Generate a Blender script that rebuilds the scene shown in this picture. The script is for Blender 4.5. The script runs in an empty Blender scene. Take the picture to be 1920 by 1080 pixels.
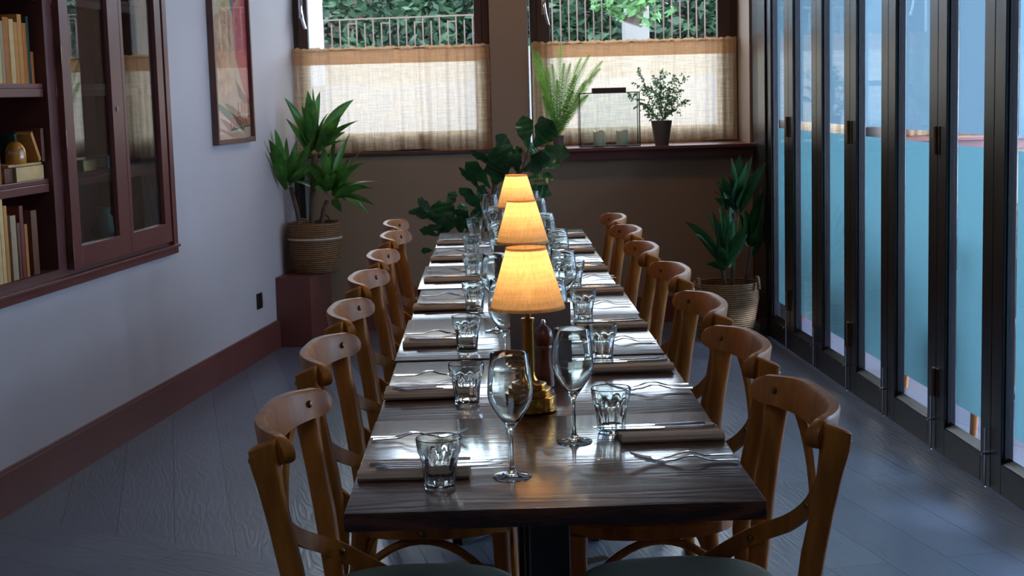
import bpy, bmesh, math, random
from mathutils import Vector, Matrix
PI = math.pi
random.seed(7)
S = bpy.context.scene
COL = S.collection

# ------------------------------------------------------------------ camera
FPX = 2902.3
PIT, YAW, ROL = .126766743, .0125645688, .0276126739
CAM = Vector((-.093259, 0, 1.434832))
FW = Vector((math.sin(YAW)*math.cos(PIT), math.cos(YAW)*math.cos(PIT), -math.sin(PIT)))
RT0 = Vector((math.cos(YAW), -math.sin(YAW), 0))
UP0 = RT0.cross(FW)
RT = RT0*math.cos(ROL) - UP0*math.sin(ROL)
UP = RT0*math.sin(ROL) + UP0*math.cos(ROL)
cd = bpy.data.cameras.new('camera'); cam = bpy.data.objects.new('camera', cd); COL.objects.link(cam)
cd.sensor_width = 36; cd.lens = FPX/1920*36; cd.clip_end = 200; cd.clip_start = .05
m = Matrix((RT, UP, -FW)).transposed().to_4x4(); m.translation = CAM
cam.matrix_world = m
cd.dof.use_dof = True; cd.dof.focus_distance = 3.6; cd.dof.aperture_fstop = 26
S.camera = cam

# ------------------------------------------------------------------ light
S.view_settings.view_transform = 'Standard'; S.view_settings.look = 'None'
S.view_settings.gamma = 1; S.view_settings.exposure = 0.28; S.view_settings.use_curve_mapping = False
wd = bpy.data.worlds.new('overcast_sky'); S.world = wd; wd.use_nodes = True
bg = wd.node_tree.nodes['Background']
bg.inputs[0].default_value = (.72, .84, 1, 1); bg.inputs[1].default_value = 7.0
try:
    S.cycles.use_denoising = True
    S.cycles.max_bounces = 14; S.cycles.transparent_max_bounces = 24; S.cycles.transmission_bounces = 12
    S.cycles.glossy_bounces = 6; S.cycles.diffuse_bounces = 5
    S.cycles.sample_clamp_indirect = 6; S.cycles.blur_glossy = .5
except Exception: pass

def area(name, loc, rot, sx, sy, power, color, portal=False):
    l = bpy.data.lights.new(name, 'AREA'); l.shape = 'RECTANGLE'; l.size = sx; l.size_y = sy
    l.energy = power; l.color = color
    o = bpy.data.objects.new(name, l); COL.objects.link(o); o.location = loc; o.rotation_euler = rot
    if portal: l.cycles.is_portal = True
    return o
# daylight through the glazed side of the neighbouring dining room
area('daylight_side_glazing', (5.3, 6.2, 1.7), (0, PI/2, 0), 2.4, 6.6, 1350, (.48, .66, 1))
# daylight through the two windows behind the table
area('daylight_left_window', (-.66, 9.62, 1.9), (-PI/2, 0, 0), 1.1, 1.3, 1, (.7, .85, 1), True)
area('daylight_right_window', (.8, 10.05, 1.9), (-PI/2, 0, 0), 1.2, 1.3, 1, (.7, .85, 1), True)
# added soft fill under the closed ceiling at the camera's end of the room
area('ceiling_fill', (-.3, .4, 2.92), (0, 0, 0), 1.6, 2.0, 13, (.55, .72, 1))
# warm ceiling lamps over the far half of the room
area('warm_ceiling_lamp', (.1, 8.2, 2.9), (0, 0, 0), .5, .3, 7, (1, .6, .32))
area('warm_ceiling_lamp', (.1, 5.2, 2.9), (0, 0, 0), .5, .3, 5, (1, .6, .32))
# ------------------------------------------------------------------ materials
def srgb(r, g, b):
    f = lambda c: (c/255/12.92) if c <= 10 else (((c/255)+.055)/1.055)**2.4
    return (f(r), f(g), f(b), 1)
def mat(name, color, rough=.5, metal=0, bump=0, bscale=40, vary=0, vscale=6, stretch=(1,1,1), spec=.5, coat=0, color2=None, coords='Object'):
    M = bpy.data.materials.new(name); M.use_nodes = True
    nt = M.node_tree; N = nt.nodes; L = nt.links; b = N['Principled BSDF']
    b.inputs['Base Color'].default_value = color; b.inputs['Roughness'].default_value = rough
    b.inputs['Metallic'].default_value = metal; b.inputs['Specular IOR Level'].default_value = spec
    b.inputs['Coat Weight'].default_value = coat; b.inputs['Coat Roughness'].default_value = .15
    tc = N.new('ShaderNodeTexCoord'); mp = N.new('ShaderNodeMapping'); mp.inputs['Scale'].default_value = stretch
    L.new(tc.outputs[coords], mp.inputs[0])
    if vary or color2:
        n = N.new('ShaderNodeTexNoise'); n.inputs['Scale'].default_value = vscale; n.inputs['Detail'].default_value = 5
        L.new(mp.outputs[0], n.inputs[0])
        r = N.new('ShaderNodeValToRGB'); L.new(n.outputs[0], r.inputs[0])
        c2 = color2 or tuple(c*(1-vary) for c in color[:3]) + (1,)
        r.color_ramp.elements[0].position = .35; r.color_ramp.elements[0].color = c2
        r.color_ramp.elements[1].position = .65; r.color_ramp.elements[1].color = color
        L.new(r.outputs[0], b.inputs['Base Color'])
    if bump:
        n2 = N.new('ShaderNodeTexNoise'); n2.inputs['Scale'].default_value = bscale; n2.inputs['Detail'].default_value = 4
        L.new(mp.outputs[0], n2.inputs[0])
        bp = N.new('ShaderNodeBump'); bp.inputs['Strength'].default_value = bump; bp.inputs['Distance'].default_value = .01
        L.new(n2.outputs[0], bp.inputs['Height']); L.new(bp.outputs[0], b.inputs['Normal'])
    return M
M = {}
M['wall'] = mat('lilac_grey_wall_paint', srgb(190, 182, 184), .55, bump=.05, bscale=60, vary=.05, vscale=1.2)
M['wall_back'] = mat('warm_grey_wall_paint', srgb(146, 120, 96), .6, bump=.05, bscale=60, vary=.05, vscale=1.2)
M['ceiling'] = mat('ceiling_paint', srgb(190, 180, 170), .8)
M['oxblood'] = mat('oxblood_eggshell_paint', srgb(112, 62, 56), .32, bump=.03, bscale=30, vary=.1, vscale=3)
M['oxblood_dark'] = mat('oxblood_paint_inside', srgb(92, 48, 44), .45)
M['black_paint'] = mat('black_joinery_paint', srgb(26, 23, 23), .26, bump=.1, bscale=40, stretch=(20, 20, .6))
M['brown_frame'] = mat('dark_brown_window_frame', srgb(74, 52, 44), .4, bump=.1, bscale=30, stretch=(12, 12, .6))
M['chair'] = mat('honey_stained_beech', srgb(180, 108, 34), .42, bump=.03, bscale=20, stretch=(6, 6, 1), color2=srgb(142, 80, 22), vscale=5, spec=.3)
M['cushion'] = mat('grey_green_seat_fabric', srgb(118, 122, 106), .9, bump=.3, bscale=500)
M['steel'] = mat('polished_steel', (.72, .72, .74, 1), .16, 1)
M['brass'] = mat('antique_brass', srgb(176, 124, 50), .2, 1)
M['bronze'] = mat('aged_bronze', srgb(120, 100, 76), .35, 1)
M['napkin'] = mat('putty_linen', srgb(194, 166, 138), .85, bump=.25, bscale=350, vary=.08, vscale=12)
M['leaf'] = mat('glossy_green_leaf', srgb(86, 144, 58), .36, vary=.6, vscale=9)
M['leaf_dark'] = mat('dark_fig_leaf', srgb(46, 96, 50), .3, vary=.5, vscale=9)
M['leaf_fern'] = mat('fresh_fern_leaf', srgb(140, 190, 84), .5, vary=.3, vscale=20)
M['leaf_small'] = mat('sage_green_leaf', srgb(128, 170, 124), .5, vary=.3, vscale=30)
M['stem'] = mat('ringed_plant_cane', srgb(104, 80, 62), .7, bump=.6, bscale=6, stretch=(1, 1, 22), vary=.4, vscale=8)
M['soil'] = mat('dark_soil', srgb(40, 30, 24), .95, bump=.8, bscale=60)
M['pot'] = mat('taupe_pot', srgb(98, 84, 76), .6)
M['wax'] = mat('ivory_wax', srgb(214, 216, 184), .4)
M['socket'] = mat('black_plastic', srgb(16, 16, 18), .3)
M['mill'] = mat('reddish_turned_wood', srgb(104, 50, 26), .28, bump=.05, stretch=(8, 8, 1), vary=.4, vscale=6, coat=.3)
M['menu'] = mat('taupe_board', srgb(122, 110, 102), .6, vary=.1)
M['concrete'] = mat('pale_concrete', srgb(112, 108, 104), .85, vary=.15, vscale=1.5)
M['white_wall'] = mat('white_render', srgb(140, 144, 150), .8)
M['rust'] = mat('brown_iron', srgb(96, 74, 66), .6)
M['foliage'] = mat('hedge_leaf', srgb(66, 100, 66), .6, color2=srgb(24, 48, 32), vscale=2.2)
M['branch'] = mat('branch_leaf', srgb(74, 120, 58), .5, vary=.4, vscale=5)
M['bark'] = mat('dark_bark', srgb(70, 60, 50), .9, bump=.6)
M['ring'] = mat('pale_jute_band', srgb(198, 188, 176), .9, bump=.5, bscale=200)

def see_through(X, k):     # leaves let some light through
    nt = X.node_tree; N = nt.nodes; L = nt.links; b = N['Principled BSDF']; o = N['Material Output']
    t = N.new('ShaderNodeBsdfTranslucent'); src = b.inputs['Base Color']
    if src.is_linked: L.new(src.links[0].from_socket, t.inputs[0])
    else: t.inputs[0].default_value = src.default_value
    m_ = N.new('ShaderNodeMixShader'); m_.inputs[0].default_value = k
    L.new(b.outputs[0], m_.inputs[1]); L.new(t.outputs[0], m_.inputs[2]); L.new(m_.outputs[0], o.inputs[0])
for n_, k_ in (('leaf', .25), ('leaf_dark', .12), ('leaf_fern', .55), ('leaf_small', .35)): see_through(M[n_], k_)
def basket_mat():
    X = mat('woven_seagrass', srgb(160, 122, 76), .8)
    nt = X.node_tree; N = nt.nodes; L = nt.links; b = N['Principled BSDF']
    tc = N.new('ShaderNodeTexCoord'); mp = N.new('ShaderNodeMapping'); L.new(tc.outputs['Object'], mp.inputs[0])
    w = N.new('ShaderNodeTexWave'); w.wave_type = 'BANDS'; w.bands_direction = 'Z'
    w.inputs['Scale'].default_value = 26; w.inputs['Distortion'].default_value = 1.6; w.inputs['Detail'].default_value = 2; w.inputs['Detail Scale'].default_value = 3
    L.new(mp.outputs[0], w.inputs[0])
    n = N.new('ShaderNodeTexNoise'); n.inputs['Scale'].default_value = 30; L.new(mp.outputs[0], n.inputs[0])
    mx = N.new('ShaderNodeMath'); mx.operation = 'MULTIPLY'; L.new(w.outputs['Fac'], mx.inputs[0]); L.new(n.outputs[0], mx.inputs[1])
    r = N.new('ShaderNodeValToRGB'); L.new(mx.outputs[0], r.inputs[0])
    r.color_ramp.elements[0].color = srgb(92, 66, 42); r.color_ramp.elements[1].color = srgb(150, 110, 68)
    r.color_ramp.elements[1].position = .5
    L.new(r.outputs[0], b.inputs['Base Color'])
    bp = N.new('ShaderNodeBump'); bp.inputs['Strength'].default_value = .9; bp.inputs['Distance'].default_value = .006
    L.new(w.outputs['Fac'], bp.inputs['Height']); L.new(bp.outputs[0], b.inputs['Normal'])
    return X
M['basket'] = basket_mat()

def table_mat():
    X = mat('dark_oak_top', srgb(66, 42, 32), .34); nt = X.node_tree; N = nt.nodes; L = nt.links; b = N['Principled BSDF']
    b.inputs['Specular IOR Level'].default_value = .2; b.inputs['Coat Weight'].default_value = 1; b.inputs['Coat Roughness'].default_value = .11; b.inputs['Coat IOR'].default_value = 1.45
    tc = N.new('ShaderNodeTexCoord'); mp = N.new('ShaderNodeMapping'); mp.inputs['Scale'].default_value = (.55, 4.2, 4)
    oi = N.new('ShaderNodeObjectInfo'); vm = N.new('ShaderNodeVectorMath'); vm.operation = 'ADD'
    sc = N.new('ShaderNodeVectorMath'); sc.operation = 'SCALE'; sc.inputs['Scale'].default_value = 7
    L.new(oi.outputs['Location'], sc.inputs[0]); L.new(tc.outputs['Object'], vm.inputs[0]); L.new(sc.outputs[0], vm.inputs[1])
    L.new(vm.outputs[0], mp.inputs[0])
    n = N.new('ShaderNodeTexNoise'); n.inputs['Scale'].default_value = 2.4; n.inputs['Detail'].default_value = 1.5; L.new(mp.outputs[0], n.inputs[0])
    mu = N.new('ShaderNodeMath'); mu.operation = 'MULTIPLY'; mu.inputs[1].default_value = 55; L.new(n.outputs[0], mu.inputs[0])
    sn = N.new('ShaderNodeMath'); sn.operation = 'SINE'; L.new(mu.outputs[0], sn.inputs[0])
    n2 = N.new('ShaderNodeTexNoise'); n2.inputs['Scale'].default_value = 60; L.new(mp.outputs[0], n2.inputs[0])
    ad = N.new('ShaderNodeMath'); ad.operation = 'MULTIPLY_ADD'; ad.inputs[1].default_value = .35; L.new(sn.outputs[0], ad.inputs[0]); L.new(n2.outputs[0], ad.inputs[2])
    r = N.new('ShaderNodeValToRGB'); L.new(ad.outputs[0], r.inputs[0])
    r.color_ramp.elements[0].position = .1; r.color_ramp.elements[0].color = srgb(38, 20, 13)
    r.color_ramp.elements[1].position = .9; r.color_ramp.elements[1].color = srgb(92, 46, 26)
    L.new(r.outputs[0], b.inputs['Base Color'])
    bp = N.new('ShaderNodeBump'); bp.inputs['Strength'].default_value = .28; bp.inputs['Distance'].default_value = .003
    L.new(ad.outputs[0], bp.inputs['Height']); L.new(bp.outputs[0], b.inputs['Normal'])
    b2_ = N.new('ShaderNodeBump'); b2_.inputs['Strength'].default_value = .1; b2_.inputs['Distance'].default_value = .002
    L.new(ad.outputs[0], b2_.inputs['Height']); L.new(b2_.outputs[0], b.inputs['Coat Normal'])
    return X
M['table'] = table_mat()

def floor_mat():
    X = mat('slate_blue_oak_planks', srgb(84, 86, 92), .4); nt = X.node_tree; N = nt.nodes; L = nt.links; b = N['Principled BSDF']
    tc = N.new('ShaderNodeTexCoord')
    def planks(ang, off):
        mp = N.new('ShaderNodeMapping'); mp.inputs['Rotation'].default_value = (0, 0, ang); mp.inputs['Location'].default_value = off
        L.new(tc.outputs['Object'], mp.inputs[0])
        br = N.new('ShaderNodeTexBrick'); br.offset = .37; br.inputs['Scale'].default_value = 1
        br.inputs['Brick Width'].default_value = 2.6; br.inputs['Row Height'].default_value = .19
        br.inputs['Mortar Size'].default_value = .0018; br.inputs['Mortar Smooth'].default_value = .3
        br.inputs['Color1'].default_value = srgb(102, 112, 130); br.inputs['Color2'].default_value = srgb(90, 100, 118); br.inputs['Mortar'].default_value = srgb(30, 30, 34)
        L.new(mp.outputs[0], br.inputs[0])
        m2 = N.new('ShaderNodeMapping'); m2.inputs['Scale'].default_value = (1.1, 7, 1); L.new(mp.outputs[0], m2.inputs[0])
        n = N.new('ShaderNodeTexNoise'); n.inputs['Scale'].default_value = 1.6; n.inputs['Detail'].default_value = 2; L.new(m2.outputs[0], n.inputs[0])
        mu = N.new('ShaderNodeMath'); mu.operation = 'MULTIPLY'; mu.inputs[1].default_value = 60; L.new(n.outputs[0], mu.inputs[0])
        sn = N.new('ShaderNodeMath'); sn.operation = 'SINE'; L.new(mu.outputs[0], sn.inputs[0])
        h = N.new('ShaderNodeMath'); h.operation = 'MULTIPLY_ADD'; h.inputs[1].default_value = -3.0; L.new(br.outputs['Fac'], h.inputs[0]); L.new(sn.outputs[0], h.inputs[2])
        return br, h
    a, ha = planks(math.radians(78.5+180), (0.06, .04, 0)); c, hc = planks(math.radians(33), (0, .1, 0))
    # border between the two laying directions
    sep = N.new('ShaderNodeSeparateXYZ'); L.new(tc.outputs['Object'], sep.inputs[0])
    m1 = N.new('ShaderNodeMath'); m1.operation = 'MULTIPLY_ADD'; m1.inputs[1].default_value = .648; m1.inputs[2].default_value = -4.15
    L.new(sep.outputs[0], m1.inputs[0])
    m2 = N.new('ShaderNodeMath'); m2.operation = 'ADD'; L.new(m1.outputs[0], m2.inputs[0]); L.new(sep.outputs[1], m2.inputs[1])
    gt = N.new('ShaderNodeMath'); gt.operation = 'GREATER_THAN'; gt.inputs[1].default_value = 0; L.new(m2.outputs[0], gt.inputs[0])
    mx = N.new('ShaderNodeMixRGB'); L.new(gt.outputs[0], mx.inputs[0]); L.new(c.outputs[0], mx.inputs[1]); L.new(a.outputs[0], mx.inputs[2])
    L.new(mx.outputs[0], b.inputs['Base Color'])
    mh = N.new('ShaderNodeMixRGB'); L.new(gt.outputs[0], mh.inputs[0]); L.new(hc.outputs[0], mh.inputs[1]); L.new(ha.outputs[0], mh.inputs[2])
    bp = N.new('ShaderNodeBump'); bp.inputs['Strength'].default_value = .12; bp.inputs['Distance'].default_value = .002
    L.new(mh.outputs[0], bp.inputs['Height']); L.new(bp.outputs[0], b.inputs['Normal'])
    n = N.new('ShaderNodeTexNoise'); n.inputs['Scale'].default_value = 1.7; n.inputs['Detail'].default_value = 4; L.new(tc.outputs['Object'], n.inputs[0])
    mr = N.new('ShaderNodeMapRange'); mr.inputs['To Min'].default_value = .22; mr.inputs['To Max'].default_value = .42; L.new(n.outputs[0], mr.inputs[0]); L.new(mr.outputs[0], b.inputs['Roughness'])
    return X
M['floor'] = floor_mat()

def glass_mat(name, color=(1, 1, 1, 1), ior=1.47):
    X = bpy.data.materials.new(name); X.use_nodes = True; nt = X.node_tree
    b = nt.nodes['Principled BSDF']; b.inputs['Base Color'].default_value = color; b.inputs['Roughness'].default_value = 0
    b.inputs['Transmission Weight'].default_value = 1; b.inputs['IOR'].default_value = ior
    return X
M['glass'] = glass_mat('clear_tableware_glass', (.93, .98, .97, 1))
def pane_mat(name, tint, refl=1.0):
    X = bpy.data.materials.new(name); X.use_nodes = True; nt = X.node_tree; N = nt.nodes; L = nt.links
    N.remove(N['Principled BSDF']); o = N['Material Output']
    t = N.new('ShaderNodeBsdfTransparent'); t.inputs[0].default_value = tint
    g = N.new('ShaderNodeBsdfGlossy'); g.inputs['Roughness'].default_value = .0
    f = N.new('ShaderNodeLayerWeight'); f.inputs[0].default_value = .5
    pw = N.new('ShaderNodeMath'); pw.operation = 'POWER'; pw.inputs[1].default_value = 5; L.new(f.outputs['Facing'], pw.inputs[0])
    ma = N.new('ShaderNodeMath'); ma.operation = 'MULTIPLY_ADD'; ma.inputs[1].default_value = .96; ma.inputs[2].default_value = .04; L.new(pw.outputs[0], ma.inputs[0])
    mu = N.new('ShaderNodeMath'); mu.operation = 'MULTIPLY'; mu.inputs[1].default_value = refl; mu.use_clamp = True
    mx = N.new('ShaderNodeMixShader'); L.new(ma.outputs[0], mu.inputs[0]); L.new(mu.outputs[0], mx.inputs[0]); L.new(t.outputs[0], mx.inputs[1]); L.new(g.outputs[0], mx.inputs[2]); L.new(mx.outputs[0], o.inputs[0])
    return X
M['pane'] = pane_mat('window_pane', (.96, .98, .98, 1))
M['pane_door'] = pane_mat('door_pane', (.96, .98, .98, 1), .6)
M['pane_cab'] = pane_mat('cabinet_pane', (.86, .92, .92, 1), 1.6)
M['pane_poster'] = pane_mat('picture_glass', (.97, .97, .97, 1), .55)
def film_mat(nm, c, k):
    X = bpy.data.materials.new(nm); X.use_nodes = True; nt = X.node_tree; N = nt.nodes; L = nt.links
    N.remove(N['Principled BSDF']); o = N['Material Output']
    t = N.new('ShaderNodeBsdfTranslucent'); t.inputs[0].default_value = (*c, 1)
    r = N.new('ShaderNodeBsdfRefraction'); r.inputs['Roughness'].default_value = .9; r.inputs['IOR'].default_value = 1.3; r.inputs[0].default_value = (*c, 1)
    d = N.new('ShaderNodeBsdfDiffuse'); d.inputs[0].default_value = (*c, 1)
    m1 = N.new('ShaderNodeMixShader'); m1.inputs[0].default_value = .4; L.new(t.outputs[0], m1.inputs[1]); L.new(r.outputs[0], m1.inputs[2])
    m2 = N.new('ShaderNodeMixShader'); m2.inputs[0].default_value = .3; L.new(m1.outputs[0], m2.inputs[1]); L.new(d.outputs[0], m2.inputs[2])
    L.new(m2.outputs[0], o.inputs[0]); return X
M['film'] = film_mat('frosted_film', (.098, .148, .165), .3)
M['film_low'] = film_mat('frosted_film_lower', (.072, .152, .158), .3)
def cloth_mat(name, color, open_, tr=.6, ty=1, ty2=1):
    X = bpy.data.materials.new(name); X.use_nodes = True; nt = X.node_tree; N = nt.nodes; L = nt.links
    N.remove(N['Principled BSDF']); o = N['Material Output']
    d = N.new('ShaderNodeBsdfDiffuse'); d.inputs[0].default_value = color
    t = N.new('ShaderNodeBsdfTranslucent'); t.inputs[0].default_value = color
    m1 = N.new('ShaderNodeMixShader'); m1.inputs[0].default_value = tr; L.new(d.outputs[0], m1.inputs[1]); L.new(t.outputs[0], m1.inputs[2])
    tp = N.new('ShaderNodeBsdfTransparent')
    tc = N.new('ShaderNodeTexCoord')
    def thread(s):
        mp = N.new('ShaderNodeMapping'); mp.inputs['Scale'].default_value = s; L.new(tc.outputs['Object'], mp.inputs[0])
        n = N.new('ShaderNodeTexNoise'); n.inputs['Scale'].default_value = 1; n.inputs['Detail'].default_value = 3; n.inputs['Roughness'].default_value = .7; L.new(mp.outputs[0], n.inputs[0]); return n
    a = thread((150, ty, 8)); b = thread((8, ty2, 150))
    ad = N.new('ShaderNodeMath'); ad.operation = 'ADD'; L.new(a.outputs[0], ad.inputs[0]); L.new(b.outputs[0], ad.inputs[1])
    mr = N.new('ShaderNodeMapRange'); mr.inputs['From Min'].default_value = .75; mr.inputs['From Max'].default_value = 1.25
    mr.inputs['To Min'].default_value = open_*.55; mr.inputs['To Max'].default_value = open_*1.45
    L.new(ad.outputs[0], mr.inputs[0])
    cr = N.new('ShaderNodeMapRange'); cr.inputs['From Min'].default_value = .75; cr.inputs['From Max'].default_value = 1.25; cr.inputs['To Min'].default_value = 1.0; cr.inputs['To Max'].default_value = .72; L.new(ad.outputs[0], cr.inputs[0])
    cm = N.new('ShaderNodeMixRGB'); cm.blend_type = 'MULTIPLY'; cm.inputs[0].default_value = 1; cm.inputs[1].default_value = color; L.new(cr.outputs[0], cm.inputs[2]); L.new(cm.outputs[0], d.inputs[0]); L.new(cm.outputs[0], t.inputs[0])
    m2 = N.new('ShaderNodeMixShader'); L.new(mr.outputs[0], m2.inputs[0]); L.new(m1.outputs[0], m2.inputs[1]); L.new(tp.outputs[0], m2.inputs[2])
    L.new(m2.outputs[0], o.inputs[0]); return X
M['curtain'] = cloth_mat('tan_open_weave_linen', (1.0, .75, .50, 1), .33, .55)
M['curtain_hem'] = cloth_mat('tan_linen_folded', (.72, .42, .22, 1), .06, .42)
def shade_mat():
    X = cloth_mat('ochre_linen_shade', (.90, .65, .38, 1), .012, .74, 150, 8); return X
M['shade'] = shade_mat()
M['trim_shade'] = cloth_mat('ochre_shade_binding', (.75, .48, .2, 1), .0, .35)
def emis(name, c, s):
    X = bpy.data.materials.new(name); X.use_nodes = True; b = X.node_tree.nodes['Principled BSDF']
    b.inputs['Emission Color'].default_value = c; b.inputs['Emission Strength'].default_value = s; return X
M['bulb'] = emis('warm_led', (1, .62, .26, 1), 6)

# ------------------------------------------------------------------ helpers
class MB:
    def __init__(s): s.b = bmesh.new()
    def box(s, c, d, rz=0, bev=0, rot=None):
        g = bmesh.ops.create_cube(s.b, size=1)
        R = rot or Matrix.Rotation(rz, 4, 'Z')
        T = Matrix.Translation(c) @ R @ Matrix.Diagonal((d[0], d[1], d[2], 1))
        bmesh.ops.transform(s.b, matrix=T, verts=g['verts'])
        if bev:
            es = list({e for v in g['verts'] for e in v.link_edges})
            bmesh.ops.bevel(s.b, geom=es, offset=bev, segments=2, affect='EDGES', profile=.6)
        return s
    def b2(s, x0, x1, y0, y1, z0, z1, bev=0):
        return s.box(((x0+x1)/2, (y0+y1)/2, (z0+z1)/2), (abs(x1-x0), abs(y1-y0), abs(z1-z0)), bev=bev)
    def rings(s, rings, close=True, cap=True):
        vs = [[s.b.verts.new(p) for p in r] for r in rings]; n = len(rings[0])
        for i in range(len(vs)-1):
            for j in range(n if close else n-1):
                k = (j+1) % n
                try: s.b.faces.new((vs[i][j], vs[i][k], vs[i+1][k], vs[i+1][j]))
                except ValueError: pass
        if cap and close:
            try: s.b.faces.new(list(reversed(vs[0]))); s.b.faces.new(vs[-1])
            except ValueError: pass
        return s
    def tube(s, pts, r, seg=10, flat=1.0, up=None):
        pts = [Vector(p) for p in pts]; n = len(pts)
        rr = r if isinstance(r, (list, tuple)) else [r]*n
        rings = []; ref = Vector(up) if up else Vector((0, 0, 1))
        prev = None
        for i, p in enumerate(pts):
            t = (pts[min(i+1, n-1)] - pts[max(i-1, 0)]).normalized()
            if prev is None:
                a = ref if abs(t.dot(ref)) < .95 else Vector((1, 0, 0))
                u = (a - t*a.dot(t)).normalized()
            else: u = (prev - t*prev.dot(t)).normalized()
            prev = u; v = t.cross(u)
            rings.append([p + (u*math.cos(2*PI*k/seg) + v*math.sin(2*PI*k/seg)*flat)*rr[i] for k in range(seg)])
        return s.rings(rings)
    def strip(s, pts, w, th, up):   # flat bar along pts, width along 'up'-ish
        pts = [Vector(p) for p in pts]; n = len(pts); rings = []
        W = w if isinstance(w, (list, tuple)) else [w]*n
        for i, p in enumerate(pts):
            t = (pts[min(i+1, n-1)] - pts[max(i-1, 0)]).normalized()
            U = Vector(up); u = (U - t*U.dot(t)).normalized(); v = t.cross(u)
            a, b = u*W[i]/2, v*th/2
            rings.append([p-a-b, p+a-b, p+a+b, p-a+b])
        return s.rings(rings)
    def lathe(s, prof, seg=32, c=(0, 0, 0), closed=False, cap=False):
        c = Vector(c)
        rings = [[c + Vector((r*math.cos(2*PI*k/seg), r*math.sin(2*PI*k/seg), z)) for k in range(seg)] for r, z in prof]
        if closed: rings.append(rings[0])
        s.rings(rings, cap=cap); bmesh.ops.remove_doubles(s.b, verts=s.b.verts, dist=1e-6); return s
    def face(s, pts):
        s.b.faces.new([s.b.verts.new(p) for p in pts]); return s
    def sphere(s, c, r, sc=(1, 1, 1), seg=16):
        g = bmesh.ops.create_uvsphere(s.b, u_segments=seg, v_segments=seg//2, radius=r)
        bmesh.ops.transform(s.b, matrix=Matrix.Translation(c) @ Matrix.Diagonal((*sc, 1)), verts=g['verts']); return s
    def build(s, name, m, parent=None, smooth=True, ang=35, normals=True):
        if normals: bmesh.ops.recalc_face_normals(s.b, faces=s.b.faces)
        me = bpy.data.meshes.new(name); s.b.to_mesh(me); s.b.free()
        for x in (m if isinstance(m, (list, tuple)) else [m]): me.materials.append(x)
        if smooth:
            me.shade_smooth()
            try: me.set_sharp_from_angle(angle=math.radians(ang))
            except Exception: pass
        o = bpy.data.objects.new(name, me); COL.objects.link(o)
        if parent is not None: o.parent = parent
        return o
def tag(o, label, cat, group=None, kind=None):
    if label: o['label'] = label
    if cat: o['category'] = cat
    if group: o['group'] = group
    if kind: o['kind'] = kind
    return o
def thing(name, label, cat, loc=(0, 0, 0), rz=0, group=None, kind=None):
    o = bpy.data.objects.new(name, None); COL.objects.link(o); o.location = loc; o.rotation_euler = (0, 0, rz)
    o.empty_display_size = .1
    return tag(o, label, cat, group, kind)
KIDS = {}
def kids(o):
    return [c for c in bpy.data.objects if c.parent == o]
def dup(root, loc, rz, label, group=None, scale=None):
    def rec(o, par):
        c = o.copy(); COL.objects.link(c)
        if par is not None: c.parent = par; 
        for ch in kids_cache(o): rec(ch, c)
        return c
    r = rec(root, None); r.location = loc; r.rotation_euler = (0, 0, rz); r['label'] = label
    if group: r['group'] = group
    if scale: r.scale = scale
    return r
def kids_cache(o):
    if o.name not in KIDS: KIDS[o.name] = kids(o)
    return KIDS[o.name]
def struct(o):
    o['kind'] = 'structure'; return o
def ray(u, v): return FW + RT*((u-960)/FPX) - UP*((v-540)/FPX)
def w(u, v, y):       # point on the plane y = const seen in that direction
    d = ray(u, v); return CAM + d*((y-CAM.y)/d.y)
def bez(a, b, c, n):
    a, b, c = Vector(a), Vector(b), Vector(c)
    return [a*(1-t)**2 + b*2*t*(1-t) + c*t*t for t in [i/n for i in range(n+1)]]

# ------------------------------------------------------------------ room
A0 = Vector((-1.844, 5.313, 0)); MD = Vector((.14108, 1, 0)); TH = -math.atan(.14108)
def LW(y): return A0 + MD*(y-5.313)
def LP(y, d, z):  # point at wall coordinate y, d into the room
    return LW(y) + Vector((math.cos(TH), math.sin(TH), 0))*d + Vector((0, 0, z))
BY = 9.4
b = MB(); b.b2(-4, 6.2, -2.2, 11, -.12, 0); struct(b.build('floor', M['floor'], smooth=False))
b = MB(); b.b2(-4, 6.2, -2.2, 9.95, 2.95, 3.05); struct(b.build('ceiling', M['ceiling'], smooth=False))
# left wall with the recess of the bookcase left open
def wall_seg(b, y0, y1, z0, z1, d0=-.12, d1=0):
    p = [LP(y0, d0, 0), LP(y1, d0, 0), LP(y1, d1, 0), LP(y0, d1, 0)]
    b.rings([[q + Vector((0, 0, z0)) for q in p], [q + Vector((0, 0, z1)) for q in p]])
b = MB()
CY0, CY1, CZ0, CZ1 = 4.35, 7.17, .765, 2.45
wall_seg(b, -2.2, CY0, 0, 2.95); wall_seg(b, CY1, 9.6, 0, 2.95); wall_seg(b, CY0, CY1, 0, CZ0); wall_seg(b, CY0, CY1, CZ1, 2.95)
struct(b.build('wall_left', M['wall'], smooth=False))
# back wall
b = MB()
b.b2(-1.6, 1.519, BY, BY+.5, 0, 1.062)
b.b2(-1.6, 5.6, BY, BY+.5, 2.55, 2.95)
b.b2(-.069, .157, BY, BY+.5, 1.062, 2.55)
b.b2(1.492, 1.56, BY, BY+.5, 1.062, 2.55)
b.b2(-1.7, -1.268, BY+.01, BY+.5, 0, 2.95)
b.b2(1.70, 5.6, BY, BY+.5, 0, 1.062); b.b2(1.56, 1.78, BY+.02, BY+.5, 0, 2.55)
b.b2(3.35, 3.6, BY, BY+.5, 1.062, 2.55); b.b2(5.1, 5.6, BY, BY+.5, 1.062, 2.55)
struct(b.build('wall_back', M['wall_back'], smooth=False))
b = MB(); b.b2(.157, .163, BY-.004, BY+.02, 1.083, 2.55); struct(b.build('trim_1', M['white_wall'], smooth=False))
b = MB(); b.b2(-4, 6.2, -2.3, -2.2, 0, 2.95); struct(b.build('wall_front', M['wall'], smooth=False))
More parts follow.
